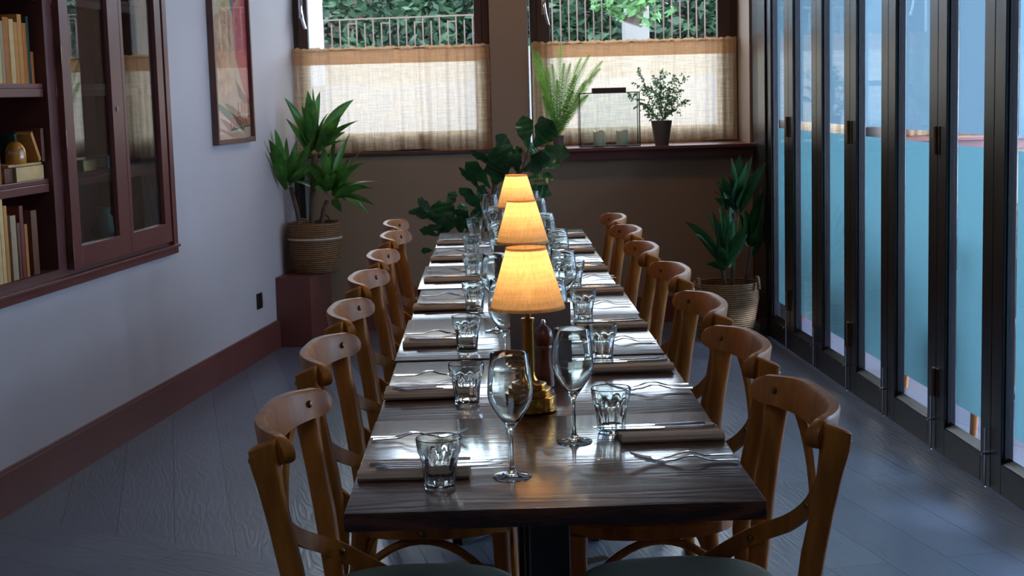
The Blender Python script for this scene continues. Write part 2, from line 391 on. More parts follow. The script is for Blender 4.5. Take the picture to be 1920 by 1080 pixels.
b = MB(); b.b2(1.85, 2.0, -2.2, 3.45, 0, 2.95); struct(b.build('wall_right', M['wall'], smooth=False))
b = MB(); b.b2(5.5, 5.6, -2.2, 2.8, 0, 2.95); b.b2(5.5, 5.6, 2.8, 9.6, 0, .45); b.b2(5.5, 5.6, 2.8, 9.6, 2.9, 2.95)
struct(b.build('wall_far_right', M['wall'], smooth=False))
# skirting
b = MB()
for z0, z1, d in ((0, .148, .018), (.148, .16, .012)):
    wall_seg(b, -2.2, 9.38, z0, z1, 0, d)
struct(b.build('baseboard_left', M['oxblood'], smooth=False))
b = MB(); b.b2(-1.27, 1.519, BY-.018, BY, 0, .16); struct(b.build('baseboard_back', M['oxblood'], smooth=False))
b = MB(); b.b2(1.80, 5.5, BY-.018, BY, 0, .16); struct(b.build('baseboard_far', M['oxblood'], smooth=False))
# black jamb where the folding doors meet the back wall
b = MB(); b.b2(1.519, 1.70, BY-.01, BY+.03, 0, 2.95); b.b2(1.462, 1.505, 8.72, 8.94, 0, 2.95, .004); b.b2(1.505, 1.60, 8.72, BY, 0, 2.95)
struct(b.build('trim_2', M['black_paint'], smooth=False))
# lintel above the doors
b = MB(); b.b2(1.5, 1.75, 3.3, 8.72, 2.62, 2.95); struct(b.build('trim_3', M['black_paint'], smooth=False))
# sills
b = MB(); b.b2(.157, 1.542, BY-.11, BY+.45, 1.062, 1.083, .005); b.b2(.16, 1.506, BY-.055, BY+.0, 1.008, 1.062)
sill = struct(b.build('trim_4', M['oxblood'], smooth=False))
b = MB(); b.b2(-1.262, -.069, BY-.02, BY+.12, 1.066, 1.088, .003); struct(b.build('trim_5', M['brown_frame'], smooth=False))
b = MB(); b.b2(1.74, 5.1, BY-.11, BY+.45, 1.062, 1.083, .005); b.b2(1.74, 5.1, BY-.055, BY, 1.008, 1.062)
struct(b.build('trim_6', M['oxblood'], smooth=False))
# duct casing below the left window, in the corner
b = MB(); b.b2(-1.238, -1.208, BY-.05, BY-.002, .17, 1.06, .003); o = b.build('pipe_casing', M['socket'], smooth=False)
tag(o, 'narrow dark vertical casing with a pale edge in the corner behind the left potted plant', 'pipe casing')
b = MB(); b.b2(-1.206, -1.198, BY-.05, BY-.004, .17, 1.06); b.build('edge_strip', M['white_wall'], o, smooth=False)

def window(name, x0, x1, gx0, gx1, y, z0=1.07, z1=2.5, gz0=1.2, handle=True):
    r = thing(name, None, None, ((x0+x1)/2, y, z0), kind='structure')
    cx = (x0+x1)/2
    b = MB()
    fr = .045
    for a, c, zz0, zz1 in ((x0, x0+fr, z0, z1), (x1-fr, x1, z0, z1)): b.b2(a-cx, c-cx, -.01, .05, 0, zz1-z0, .003)
    b.b2(x0-cx+fr, x1-cx-fr, -.01, .05, 0, .04, .003); b.b2(x0-cx+fr, x1-cx-fr, -.01, .05, z1-z0-.05, z1-z0, .003)
    b.build('frame', M['brown_frame'], r, smooth=False)
    b = MB()
    b.b2(x0+fr-cx, gx0-cx, -.03, .035, .04, z1-z0-.05, .004); b.b2(gx1-cx, x1-fr-cx, -.03, .035, .04, z1-z0-.05, .004)
    b.b2(gx0-cx, gx1-cx, -.03, .035, .04, gz0-z0, .004); b.b2(gx0-cx, gx1-cx, -.03, .035, z1-z0-.12, z1-z0-.05, .004)
    s = b.build('sash', M['brown_frame'], r, smooth=False)
    b = MB(); b.b2(gx0-cx, gx1-cx, 0, .004, gz0-z0, z1-z0-.12); b.build('pane', M['pane'], s, smooth=False)
    if handle:
        b = MB(); hx = gx0-cx-.035
        b.b2(hx-.014, hx+.014, -.042, -.03, .83, .97, .004)
        b.tube([(hx, -.04, .90), (hx, -.065, .90), (hx, -.072, .885), (hx+.01, -.072, .82), (hx+.026, -.07, .765)], [.011, .011, .012, .011, .009], 10)
        b.build('handle', M['steel'], s)
    return r
window('window_1', -1.268, -.069, w(578, 60, 9.51).x, w(889, 60, 9.51).x, 9.51, 1.07, 2.5, 1.205)
yr = 9.86
window('window_2', w(993, 50, yr).x, 1.492, w(1030, 50, yr).x, w(1344, 50, yr).x, yr, 1.07, 2.5, 1.19)
window('window_3', 1.78, 2.6, 1.9, 2.48, yr, 1.07, 2.5, 1.19, False)
window('window_4', 2.6, 3.35, 2.72, 3.23, yr, 1.07, 2.5, 1.19, False)
window('window_5', 3.6, 5.1, 3.72, 4.98, yr, 1.07, 2.5, 1.19, False)
# ------------------------------------------------------------------ folding doors
DA = Vector((1.523, 7.595, 0)); DM = Vector((-.04442, 1, 0)); DT = math.atan(.04442)
def DX(y): return DA.x + DM.x*(y-7.595)
SE = [8.72, 8.21, 7.63, 7.035, 6.46, 5.84, 5.262, 4.68, 4.1, 3.5]
for i in range(9):
    ya, yb = SE[i+1], SE[i]
    r = thing('door_%d' % (i+1), None, None, (DX(ya), ya, 0), DT, kind='structure')
    Lg = (yb-ya)/math.cos(DT); st = .098; H = 2.6; g = .0015
    b = MB()
    T = .045
    b.b2(0, T, g, st, .008, H, .003); b.b2(0, T, Lg-st, Lg-g, .008, H, .003)
    b.b2(0, T, st, Lg-st, .008, .118, .003); b.b2(0, T, st, Lg-st, H-.12, H, .003)
    b.build('door_frame', M['black_paint'], r, smooth=False)
    # glazing bead
    b = MB()
    for (a, c, z0, z1) in ((st, st+.008, .118, H-.12), (Lg-st-.008, Lg-st, .118, H-.12)): b.b2(.012, .026, a, c, z0, z1)
    b.rings([[(.004, st, .118), (.026, st, .118), (.026, st, .14)], [(.004, Lg-st, .118), (.026, Lg-st, .118), (.026, Lg-st, .14)]])
    b.build('glazing_bead', M['black_paint'], r, smooth=False)
    b = MB(); b.b2(.027, .031, st, Lg-st, .118, H-.12); p = b.build('pane', M['pane_door'], r, smooth=False)
    a0, a1 = st+.036, Lg-st-.036
    for z0, z1 in ((.217, 1.19), (1.235, 2.3)):
        b = MB(); b.face([(.0325, a0, z0), (.0325, a1, z0), (.0325, a1, z1), (.0325, a0, z1)]); b.build('frosted_film', M['film' if z0 > 1 else 'film_low'], p, smooth=False)
    if i % 2 == 0:
        for z0, z1 in ((1.152, 1.258), (.222, .333), (2.2, 2.3)):
            b = MB(); b.tube([(-.008, 0, z0), (-.008, 0, z1)], .0085, 12); b.b2(-.004, 0, .001, .03, z0, z1); b.b2(-.004, 0, -.03, -.001, z0, z1)
            b.tube([(-.008, 0, z0+.03), (-.008, 0, z0+.032)], .0095, 12); b.tube([(-.008, 0, z0+.07), (-.008, 0, z0+.072)], .0095, 12)
            b.build('hinge', M['bronze'], r)
    b = MB(); b.tube([(-.012, .02, .01), (-.012, .02, .22)], .0045, 8); b.b2(-.016, 0, .012, .028, .125, .135); b.tube([(-.014, .02, .13), (-.03, .005, .13)], .004, 8)
    b.build('floor_bolt', M['steel'], r)

# ------------------------------------------------------------------ curtains
def curtain(name, label, x0, x1, y, z0, z1, seed, cat='curtain', hang=0):
    rnd = random.Random(seed); nx, nz = 260, 26
    r = thing(name, label, cat, ((x0+x1)/2, y, z0)); W = x1-x0; H = z1-z0
    fs = [(rnd.uniform(2, 5), rnd.uniform(0, 6), .006), (rnd.uniform(7, 12), rnd.uniform(0, 6), .005), (rnd.uniform(16, 24), rnd.uniform(0, 6), .004), (rnd.uniform(34, 46), rnd.uniform(0, 6), .0022)]
    ck = [(rnd.uniform(.02, .98), rnd.uniform(.01, .02)) for _ in range(7)]
    def off(u, t):
        s = sum(a*math.sin(f*2*PI*u/1.0 + p + .5*t*math.sin(p)) for f, p, a in fs)
        for c, wd_ in ck: s += .012*math.exp(-((u-c-.01*(1-t))/wd_)**2)
        return s*(.55+.45*(1-t))
    def sheet(za, zb, dy, nzz, top=False):
        b = MB(); rows = []
        for k in range(nzz+1):
            z = za+(zb-za)*k/nzz; t = (z-z0)/H; row = []
            for i in range(nx+1):
                u = i/nx; zz = z-z0
                if top and k == nzz: zz += .003*math.sin(u*180+seed)+.003*math.sin(u*67)+.002*rnd.random()
                if k == 0 and za == z0: zz += .006*math.sin(u*9+seed)+.003*math.sin(u*23)
                row.append(((u-.5)*W, off(u, t)+dy, zz))
            rows.append(row)
        b.rings(rows, close=False); return b
    sheet(z0, z1-.012, 0, nz).build('cloth', M['curtain'], r, normals=False)
    sheet(z1-.1, z1, -.006, 6, True).build('header', M['curtain_hem'], r, normals=False)
    sheet(z0, z0+.012, -.003, 2).build('hem', M['curtain_hem'], r, normals=False)
    b = MB(); b.tube([(-W/2-.004, .006, H-.012), (W/2+.004, .006, H-.012)], .005, 10); b.build('rod', M['white_wall'], r)
    return r
curtain('cafe_curtain', 'tan linen cafe curtain across the left window, above the tall plant on its red plinth', -1.255, -.072, 9.43, 1.092, 1.718, 3)
curtain('cafe_curtain', 'tan linen cafe curtain behind the fern and glass lantern on the right window sill', w(996, 80, 9.78).x, 1.475, 9.78, 1.088, 1.73, 11)
curtain('cafe_curtain', 'tan linen cafe curtain seen in slivers beyond the folding doors', 1.80, 3.32, 9.76, 1.088, 1.73, 5)

# ------------------------------------------------------------------ outdoors
b = MB(); b.b2(-9, 14, 13.0, 13.25, -.1, 1.52); b.b2(-9, 14, 10.2, 13, -.12, .0); tag(b.build('garden_wall', M['white_wall'], smooth=False), 'low white rendered wall outside, glowing through the curtains', 'wall')
b = MB(); b.b2(-9, 14, 17.6, 18.0, -.1, 1.93); tag(b.build('plinth_wall', M['concrete'], smooth=False), 'grey concrete plinth wall carrying the iron railing outside', 'wall')
def railing(x0, x1, label, y=17.8, top0=2.28, top1=2.28):
    r = thing('iron_railing', label, 'railing', (x0, y, 1.9)); b = MB(); n = int((x1-x0)/.094)
    for i in range(n):
        x = i*.094; t = (top0+(top1-top0)*i/n)-1.9 - (.05 if i % 2 == 0 else .0)
        b.b2(x-.007, x+.007, -.01, .01, 0, t)
    for i in range(0, n-1, 2): b.b2(i*.094+.0, i*.094+.094, -.009, .009, top0-1.9-.052, top0-1.9-.04) if i % 4 == 0 else None
    b.build('bars', M['rust'], r, smooth=False)
    b = MB(); b.strip([(0, 0, top0-1.9), (x1-x0, 0, top1-1.9)], .03, .016, (0, 1, 0)); b.build('rail', M['rust'], r, smooth=False)
railing(w(590, 40, 17.8).x, w(905, 40, 17.8).x, 'brown iron railing in front of the hedge, seen through the left window', top0=2.28, top1=2.3)
railing(w(1020, 40, 17.8).x, w(1166, 40, 17.8).x, 'brown iron railing left of the pale gate pier, seen through the right window', top0=2.5, top1=2.5)
railing(w(1213, 40, 17.8).x, w(1350, 40, 17.8).x, 'brown iron railing right of the pale gate pier, seen through the right window', top0=2.52, top1=2.52)
railing(w(1400, 40, 17.8).x, 10.5, 'brown iron railing outside beyond the neighbouring room', top0=2.5, top1=2.5)
a_, c_ = w(1167, 50, 17.5).x, w(1211, 50, 17.5).x
b = MB(); b.b2(a_, c_, 17.12, 17.58, 0, 2.62, .01); b.b2(a_-.03, c_+.03, 17.1, 17.59, 2.62, 2.72, .01); tag(b.build('gate_pier', M['concrete'], smooth=False), 'pale stone gate pier between two railings outside the right window', 'pier')
a_, c_ = w(578, 50, 15).x, w(600, 50, 15).x
b = MB(); b.b2(a_-.3, c_, 15, 15.3, 0, 4.5, .01); tag(b.build('porch_column', M['white_wall'], smooth=False), 'cream column at the left edge of the left window outside', 'column')
def bush(name, label, cx, cy, rx, rz, z0, n, seed, size=.09, m=None, cat='shrub', group=None):
    rnd = random.Random(seed); r = thing(name, label, cat, (cx, cy, z0), group=group); b = MB()
    for _ in range(n):
        while True:
            p = Vector((rnd.uniform(-1, 1), rnd.uniform(-1, 1), rnd.uniform(-1, 1)))
            if .3 < p.length < 1: break
        k = 1 + .25*math.sin(p.x*7+seed)*math.cos(p.z*6)
        p = Vector((p.x*rx*k, p.y*.6*rx*k, rz*(1+p.z*k)))
        d = Vector((rnd.gauss(0, 1), rnd.gauss(0, 1), rnd.gauss(0, .6))).normalized(); e = d.cross(Vector((rnd.gauss(0, 1), rnd.gauss(0, 1), rnd.gauss(0, 1)))).normalized()
        s = size*rnd.uniform(.6, 1.3)
        b.face([p-d*s, p+e*s*.4, p+d*s, p-e*s*.4])
    b.build('foliage', m or M['foliage'], r, smooth=False, normals=False)
    b = MB(); b.tube([(0, 0, 0), (.1, 0, rz), (.05, .1, rz*1.5)], [.09, .06, .03], 8); b.tube([(.1, 0, rz*.6), (.6*rx, 0, rz*1.4)], [.04, .02], 6); b.build('trunk', M['bark'], r)
    return r
bush('shrub', 'dense green shrub behind the railing at the left of the left window', -1.0, 19.6, 1.5, 1.3, .9, 5200, 1)
bush('shrub', 'bushy green shrub behind the railing at the right of the left window', .6, 19.9, 1.4, 1.2, 1.1, 5200, 2)
bush('shrub', 'green shrub behind the left part of the right-hand railing outside', 2.5, 20, 1.2, 1.1, 1.2, 3600, 3)
bush('shrub', 'green shrub behind the railing right of the stone pier outside', 4.6, 20.2, 1.6, 1.2, 1.2, 4200, 4)
bush('shrub', 'distant green shrub beyond the neighbouring room', 8.0, 20.2, 2.0, 1.4, 1.1, 3000, 5)
bush('overhanging_branch', 'leafy branch hanging down at the top of the right window outside', 1.35, 15.4, .42, .28, 2.05, 420, 6, .06, M['branch'], 'branch')
bush('overhanging_branch', 'small leafy branch above the stone pier outside', 2.55, 15.6, .5, .2, 2.3, 260, 8, .055, M['branch'], 'branch')
b = MB(); b.b2(-9, 14, 22.3, 22.6, 0, 3.05); tag(b.build('brick_wall', mat('dark_brick', srgb(70, 56, 50), .9, vary=.4, vscale=3), smooth=False), 'dark brick building behind the shrubs outside', 'building')  # dark brick tone varied by noise
b = MB(); b.b2(-9, 14, 18.02, 22.2, -.1, .88); tag(b.build('planting_bed', M['soil'], smooth=False), 'raised planting bed behind the railings outside', 'planter')

# ------------------------------------------------------------------ dining tables
D0, DP = 2.4855, .7311
ordn = ['nearest', 'second', 'third', 'fourth', 'middle', 'sixth', 'farthest']
place = ['nearest', 'second', 'third', 'fourth', 'fifth', 'sixth', 'farthest']
tname = ['nearest of the joined row, front edge facing the camera', 'second of the joined row, carrying the nearest lamp', 'third of the joined row, behind the nearest lamp',
         'fourth of the joined row, carrying the middle lamp', 'fifth of the joined row, past the middle lamp', 'sixth of the joined row, carrying the farthest lamp', 'farthest of the joined row, by the fig plants']
def make_table(label, cx, cy):
    t = thing('dining_table', label, 'table', (cx, cy, 0))
    b = MB(); b.box((0, 0, .734), (.7, DP-.008, .032), bev=.0025); b.build('tabletop', M['table'], t)
    b = MB(); b.b2(-.28, .28, -.03, .03, .70, .718); b.b2(-.03, .03, -.27, .27, .702, .7185); b.build('bracket', M['socket'], t, smooth=False)
    b = MB(); b.box((0, 0, .37), (.075, .075, .68), bev=.006); b.build('pedestal', M['socket'], t)
    b = MB()
    for k in range(4):
        a = PI/4+k*PI/2; c, s_ = math.cos(a), math.sin(a)
        b.strip([(0, 0, .035), (c*.16, s_*.16, .028), (c*.33, s_*.33, .014)], [.07, .06, .045], .024, (-s_, c, 0))
    b.box((0, 0, .03), (.13, .13, .05), bev=.01)
    b.build('foot', M['socket'], t); return t
tb = make_table('square dark oak table, '+tname[0], 0, D0+DP/2)
offs = [0, .002, -.003, .004, -.008, .003, .006]; hz = [0, -.003, 0, -.002, 0, -.003, -.001]
for i in range(1, 7):
    dup(tb, (offs[i], D0+DP*(i+.5), hz[i]), 0, 'square dark oak table, '+tname[i], 'dark oak tables joined into one long row')
tb['group'] = 'dark oak tables joined into one long row'

# ------------------------------------------------------------------ chairs
def make_chair(label):
    t = thing('cross_back_chair', label, 'chair')
    def railx(y): return -(.220 + .068*(1-(min(abs(y), .222)/.222)**3.4)) + (max(abs(y)-.222, 0))*.7
    # top rail
    b = MB(); rings = []; Hh = .0335; ye = .230; n = 56
    for i in range(n+1):
        u = math.sin((i/n-.5)*PI)  # dense at the ends
        y = u*ye; a = max(0, abs(y)-(ye-.030))/.030
        h = Hh*(1-.16*min(1, abs(y)/.19)**3)*math.sqrt(max(.0008, 1-a*a)); x = railx(y); e = .002
        dx = (railx(y+e)-railx(y-e))/(2*e); nx_, ny_ = 1/math.hypot(1, dx), -dx/math.hypot(1, dx)
        zc = .8275; th = .0115
        ring = []
        for (p, q) in ((th, -1), (th*1.0, -.8), (th, .8), (th*.7, 1), (-th*.7, 1), (-th, .8), (-th, -.8), (-th*.7, -1)):
            tilt = -q*h*.16
            ring.append((x + nx_*p + tilt, y + ny_*p, zc + q*h))
        rings.append(ring)
    b.rings(rings); rail = b.build('top_rail', M['chair'], t, ang=50)
    for s_ in (-1, 1):
        b = MB(); b.sphere((railx(.178)+.0125, s_*.176, .829), .008, (.6, 1, 1), 12); b.build('bolt', M['bronze'], rail)
    for s_ in (-1, 1):
        b = MB(); P = [(-.261, .222, .838), (-.258, .219, .80), (-.252, .213, .76), (-.240, .205, .69), (-.226, .197, .61), (-.216, .189, .53), (-.208, .184, .46), (-.212, .187, .38), (-.232, .2, .18), (-.258, .216, 0)]
        rr = [.0245, .025, .0225, .0215, .0225, .0215, .0205, .020, .018, .0155]; ee = [4, 4, 2.8, 2.2, 2, 2, 2, 2, 2, 2]
        rings = []
        for (x, y, z), r_, e_ in zip(P, rr, ee):
            ring = []
            for q in range(20):
                c_, n_ = math.cos(q*PI/10), math.sin(q*PI/10)
                ox, oy = r_*math.copysign(abs(c_)**(2/e_), c_), r_*.84*math.copysign(abs(n_)**(2/e_), n_)
                ring.append((x+ox, s_*y+oy, z + (ox*.35 if z > .83 else 0)))
            rings.append(ring)
        r0 = [((p[0]-P[0][0])*.86+P[0][0], (p[1]-s_*P[0][1])*.86+s_*P[0][1], p[2]+.0035) for p in rings[0]]
        b.rings([r0]+rings)
        pst = b.build('rear_post', M['chair'], t)
        b = MB(); b.sphere((-.284, s_*.222, .812), .007, (.6, 1, 1), 10); b.build('bolt', M['bronze'], pst)
        b = MB(); b.tube([(.150, s_*.148, .452), (.155, s_*.155, .3), (.165, s_*.165, 0)], [.02, .0185, .015], 12); b.build('front_leg', M['chair'], t)
    for s_ in (-1, 1):
        dx = .0045*s_
        pts = [(-.277, .165, .81), (-.284, .125, .765), (-.282, .065, .71), (-.273, 0, .64), (-.258, -.08, .588), (-.232, -.14, .556), (-.195, -.178, .53), (-.15, -.187, .502), (-.09, -.184, .468)]
        sm = []
        for i in range(len(pts)-1):
            for k in range(3):
                p0, p1, p2, p3 = [Vector(pts[max(0, min(len(pts)-1, j))]) for j in (i-1, i, i+1, i+2)]; tt = k/3
                sm.append(.5*((2*p1)+(p2-p0)*tt+(2*p0-5*p1+4*p2-p3)*tt*tt+(-p0+3*p1-3*p2+p3)*tt**3))
        sm.append(Vector(pts[-1]))
        sm = [Vector((p.x+dx, p.y*s_, p.z)) for p in sm]
        # width direction lies in the back's surface, perpendicular to the strip
        b = MB(); rings = []
        for i, p in enumerate(sm):
            tg = (sm[min(i+1, len(sm)-1)]-sm[max(i-1, 0)]).normalized(); back = Vector((-1, 0, 0)) if i < 18 else Vector((-.3, -s_, 0)).normalized()
            if 12 <= i < 18:
                f = (i-12)/6; back = (Vector((-1, 0, 0))*(1-f)+Vector((-.3, -s_, 0)).normalized()*f).normalized()
            nn = (back-tg*back.dot(tg)).normalized(); u = tg.cross(nn); hw, ht = .017, .004
            rings.append([p-u*hw-nn*ht, p+u*hw-nn*ht, p+u*hw+nn*ht, p-u*hw+nn*ht])
        b.rings(rings); la = b.build('cross_lath', M['chair'], t)
        b = MB(); b.sphere((-.190, -s_*.166, .531), .0065, (1, 1, 1), 10); b.build('bolt', M['bronze'], la)
        if s_ == 1:
            b = MB(); b.sphere((-.264, 0, .64), .0065, (1, 1, 1), 10); b.build('bolt', M['bronze'], la)
    def sup(a, bb, n=44, e=2.7, cx=-.02):
        return [(cx+a*math.copysign(abs(math.cos(k*2*PI/n))**(2/e), math.cos(k*2*PI/n)), bb*math.copysign(abs(math.sin(k*2*PI/n))**(2/e), math.sin(k*2*PI/n))) for k in range(n)]
    b = MB(); b.rings([[(x, y, z) for x, y in sup(a, a)] for a, z in ((.196, .446), (.205, .45), (.205, .474), (.198, .479))]); fr = b.build('seat_frame', M['chair'], t, ang=40)
    b = MB(); b.sphere((-.02, -.206, .462), .008, (1, .5, 1), 10); b.build('bolt', M['bronze'], fr)
    b = MB(); b.rings([[(x, y, z) for x, y in sup(a, a)] for a, z in ((.188, .476), (.192, .486), (.186, .495), (.165, .502), (.12, .506), (.06, .508))]); b.build('seat', M['cushion'], t, ang=80)
    for (p0, p1) in (((.155, .155), (-.215, .19)), ((.155, -.155), (-.215, -.19)), ((.158, .155), (.158, -.155))):
        b = MB(); pts = []
        for k in range(17):
            u = k/16; x = p0[0]+(p1[0]-p0[0])*u; y = p0[1]+(p1[1]-p0[1])*u
            pts.append((x, y, .27+.168*math.sin(PI*u)**.62))
        b.tube(pts, .0095, 8); b.build('hoop_brace', M['chair'], t)
    return t
LY = [2.838, 3.552, 4.215, 4.946, 5.625, 6.40, 7.0]
RY = [2.835, 3.495, 4.16, 4.93, 5.655, 6.375, 7.01]
cdesc = ['nearest the camera', 'second from the camera', 'third from the camera', 'fourth from the camera', 'fifth from the camera', 'second from the far end', 'at the far end of the row']
ch = make_chair('honey-stained cross-back chair, left side of the table, '+cdesc[0])
ch.location = (-.228, LY[0], 0); ch.rotation_euler = (0, 0, -.045); GL = 'cross-back chairs along the left side of the table'; ch['group'] = GL
rz_l = [-.045, -.06, -.04, -.065, -.03, -.07, -.02]; rz_r = [.045, .065, .055, .04, .03, .06, .02]
xl = [-.222, -.232, -.240, -.248, -.243, -.245, -.275]; xr = [.226, .222, .228, .232, .212, .22, .216]
for i in range(1, 7):
    dup(ch, (xl[i], LY[i], 0), rz_l[i], 'honey-stained cross-back chair, left side of the table, '+cdesc[i], GL)
for i in range(7):
    dup(ch, (xr[i], RY[i], 0), PI+rz_r[i], 'honey-stained cross-back chair, right side of the table, '+cdesc[i], 'cross-back chairs along the right side of the table')

# ------------------------------------------------------------------ place settings
def facet(th, n): 
    a = (th % (2*PI/n)) - PI/n; return math.cos(PI/n)/math.cos(a)
def make_tumbler(label):
    b = MB(); seg = 72; prof = [(.0255, 0, 0), (.0268, .001, 0), (.0278, .009, .25), (.0305, .03, 1), (.0335, .05, 1), (.0355, .058, .75), (.0372, .064, 0), (.039, .076, 0), (.0405, .0885, 0), (.0398, .0902, 0), (.0385, .0885, 0), (.0358, .066, 0), (.0315, .045, 0), (.0275, .026, 0), (.0250, .012, 0), (.019, .0085, 0)]
    rings = []
    for r, z, k in prof:
        rings.append([((r*(1-k+k*(facet(q*2*PI/seg, 9)*1.0)))*math.cos(q*2*PI/seg), (r*(1-k+k*(facet(q*2*PI/seg, 9))))*math.sin(q*2*PI/seg), z) for q in range(seg)])
    b.rings(rings); return tag(b.build('tumbler', M['glass'], ang=28), label, 'glass')
def make_wine(label):
    b = MB()
    outer = [(.0, 0), (.034, 0), (.0350, .0012), (.0335, .0028), (.02, .0052), (.009, .009), (.0048, .016), (.0038, .03), (.0036, .06), (.0040, .078), (.0055, .087), (.0095, .094), (.0215, .110), (.0325, .1265), (.0388, .1405), (.0406, .152), (.0398, .170), (.0372, .196), (.0342, .222), (.0337, .2245)]
    inner = [(.0331, .2235), (.0360, .196), (.0386, .170), (.0393, .152), (.0374, .1412), (.0311, .1278), (.0201, .1118), (.009, .0985), (.004, .0955), (.0, .095)]
    b.lathe(outer+inner, 40); return tag(b.build('wine_glass', M['glass'], ang=60), label, 'glass')
def cut_profile(kind):
    return
def make_fork(label):
    b = MB(); pts = []; W = []
    for k in range(15):
        u = k/14; x = -.095+u*.125
        z = .0035+.009*math.sin(PI*min(1, max(0, (u-.35)/.65)))**2
        pts.append((x, 0, z)); W.append(.010-.0045*math.sin(PI*min(1, u*1.1)/2)**.6 + (.002 if u < .1 else 0))
    b.strip(pts, W, .0022, (0, 1, 0))
    b.strip([(.03, 0, .0037), (.038, 0, .0022), (.048, 0, .0018), (.056, 0, .003)], [.006, .016, .0215, .0215], .0018, (0, 1, 0))
    for j in range(4):
        y = (j-1.5)*.0058
        b.strip([(.055, y, .003), (.07, y, .006), (.085, y*.95, .0105), (.095, y*.9, .0145)], [.0036, .0033, .0028, .0015], .0016, (0, 1, 0))
    return tag(b.build('fork', M['steel'], ang=50), label, 'fork')
def make_knife(label):
    b = MB()
    b.tube([(-.115, 0, .0045), (-.112, 0, .0045), (-.08, 0, .0045), (-.02, 0, .0043), (-.012, 0, .0043)], [.0038, .0062, .0054, .0042, .0034], 10, .55, up=(0, 1, 0))
    b.strip([(-.013, 0, .0043), (0, 0, .0043), (.07, 0, .0043), (.098, .001, .0043), (.112, .0035, .0043)], [.008, .0165, .0175, .0135, .004], .0014, (0, 1, 0))
    return tag(b.build('table_knife', M['steel'], ang=50), label, 'knife')
def make_napkin(label):
    t = thing('napkin', label, 'napkin')
    b = MB(); rings = []
    for k in range(13):
        x = -.1+.2*k/12; e = .0006*math.sin(k*1.9)
        prof = [(-.062, .0006), (-.066, .006), (-.062, .0135), (-.05, .0168), (-.036, .0155+e), (-.03, .0105), (0, .0092+e), (.04, .0085), (.07, .0078+e), (.0735, .004), (.07, .0006)]
        rings.append([(x, y+.0008*math.sin(k*.9+i), z) for i, (y, z) in enumerate(prof)])
    b.rings(rings); b.build('cloth', M['napkin'], t, ang=40)
    b = MB(); b.tube([(-.1, -.064, .0055), (0, -.0655, .006), (.1, -.064, .0055)], .0012, 6); b.build('fold_edge', M['napkin'], t); return t

Lg_ = [(-.195, 2.64), (-.157, 3.375), (-.166, 4.10), (-.151, 4.83), (-.163, 5.70), (-.176, 6.46), (-.169, 7.30)]
Rg_ = [(.137, 3.045), (.180, 3.88), (.176, 4.58), (.190, 5.36), (.140, 5.99), (.152, 6.72), (.138, 7.30)]
Lw_ = [(-.068, 2.703), (-.066, 3.78), (-.085, 4.40), (-.062, 5.52), (-.072, 6.22), (-.092, 6.98), (-.03, 7.42)]
Rw_ = [(.058, 2.967), (.05, 3.77), (.112, 4.46), (.125, 5.12), (.11, 5.80), (.11, 6.62), (.10, 7.12)]
Ln = [2.695, 3.43, 4.14, 4.85, 5.58, 6.30, 6.985]; Rn = [2.93, 3.69, 4.36, 5.15, 5.80, 6.49, 7.14]
Lf = [3.03, 3.71, 4.36, 5.18, 5.92, 6.62, 7.31]; Rf = [2.78, 3.47, 4.14, 4.87, 5.57, 6.27, 6.88]
rnd = random.Random(3)
tz = .7502
def first_or_dup(cache, key, maker, loc, rz, label, group):
    if key not in cache:
        o = maker(label); cache[key] = o; o.location = loc; o.rotation_euler = (0, 0, rz); o['group'] = group
    else: o = dup(cache[key], loc, rz, label, group)
    return o
cache = {}
for side in ('left', 'right'):
    L = side == 'left'
    for i in range(7):
        pl = '%s side, %s' % (side, ('place nearest the camera', 'second place from the camera', 'third place from the camera', 'fourth place from the camera', 'fifth place from the camera', 'second place from the far end', 'place at the far end')[i])
        sgn = 1 if L else -1
        zt = tz + 0
        gx, gy = (Lg_ if L else Rg_)[i]
        first_or_dup(cache, 'tumbler', make_tumbler, (gx, gy, zt), rnd.random(), 'faceted clear water tumbler on the long table, %s' % pl, 'water tumblers on the long table')
        wx, wy = (Lw_ if L else Rw_)[i]
        first_or_dup(cache, 'wine', make_wine, (wx, wy, zt), 0, 'stemmed empty wine glass on the long table, %s' % pl, 'wine glasses on the long table')
        ny = (Ln if L else Rn)[i] + .068
        nx_ = -.245 + rnd.uniform(-.004, .004) if L else .243 + rnd.uniform(-.004, .004)
        nr = rnd.uniform(-.02, .02) + (.0 if L else .02)
        first_or_dup(cache, 'napkin', make_napkin, (nx_, ny, zt), nr, 'folded putty linen napkin under two knives, %s' % pl, 'folded napkins on the long table')
        base = 0 if L else PI
        for k in range(2):
            kx = nx_ + sgn*(.018 + .018*k) + (.012 if L else 0); ky = ny + (.012, -.046)[k] if L else ny + (.014, -.024)[k]
            kz = zt + (.0088, .0165)[k] if L else zt + (.0088, .0105)[k]
            if not L and k == 1: kz = zt + .0096; ky = ny + .0345
            first_or_dup(cache, 'knife', make_knife, (kx, ky, kz), base + rnd.uniform(-.03, .03) + (.02 if k else -.02), '%s steel knife on the napkin, %s' % ('rear' if (k == 0) == L else 'front', pl), 'table knives on the napkins')
        fy = (Lf if L else Rf)[i]
        fx = (-.245 if L else .255) + rnd.uniform(-.006, .006)
        for k in range(2):
            a = base + (-.075, .06)[k]*(1 if i < 2 else .8) + (.06 if i == 0 and L else 0) + rnd.uniform(-.02, .02)
            first_or_dup(cache, 'fork', make_fork, (fx + sgn*.006*k, fy + (.010, -.010)[k]*sgn - (.004 if not L else .004), zt + .0008 + .0034*k), a, '%s steel fork of the pair, %s' % (('lower', 'upper')[k], pl), 'forks laid in pairs on the table')

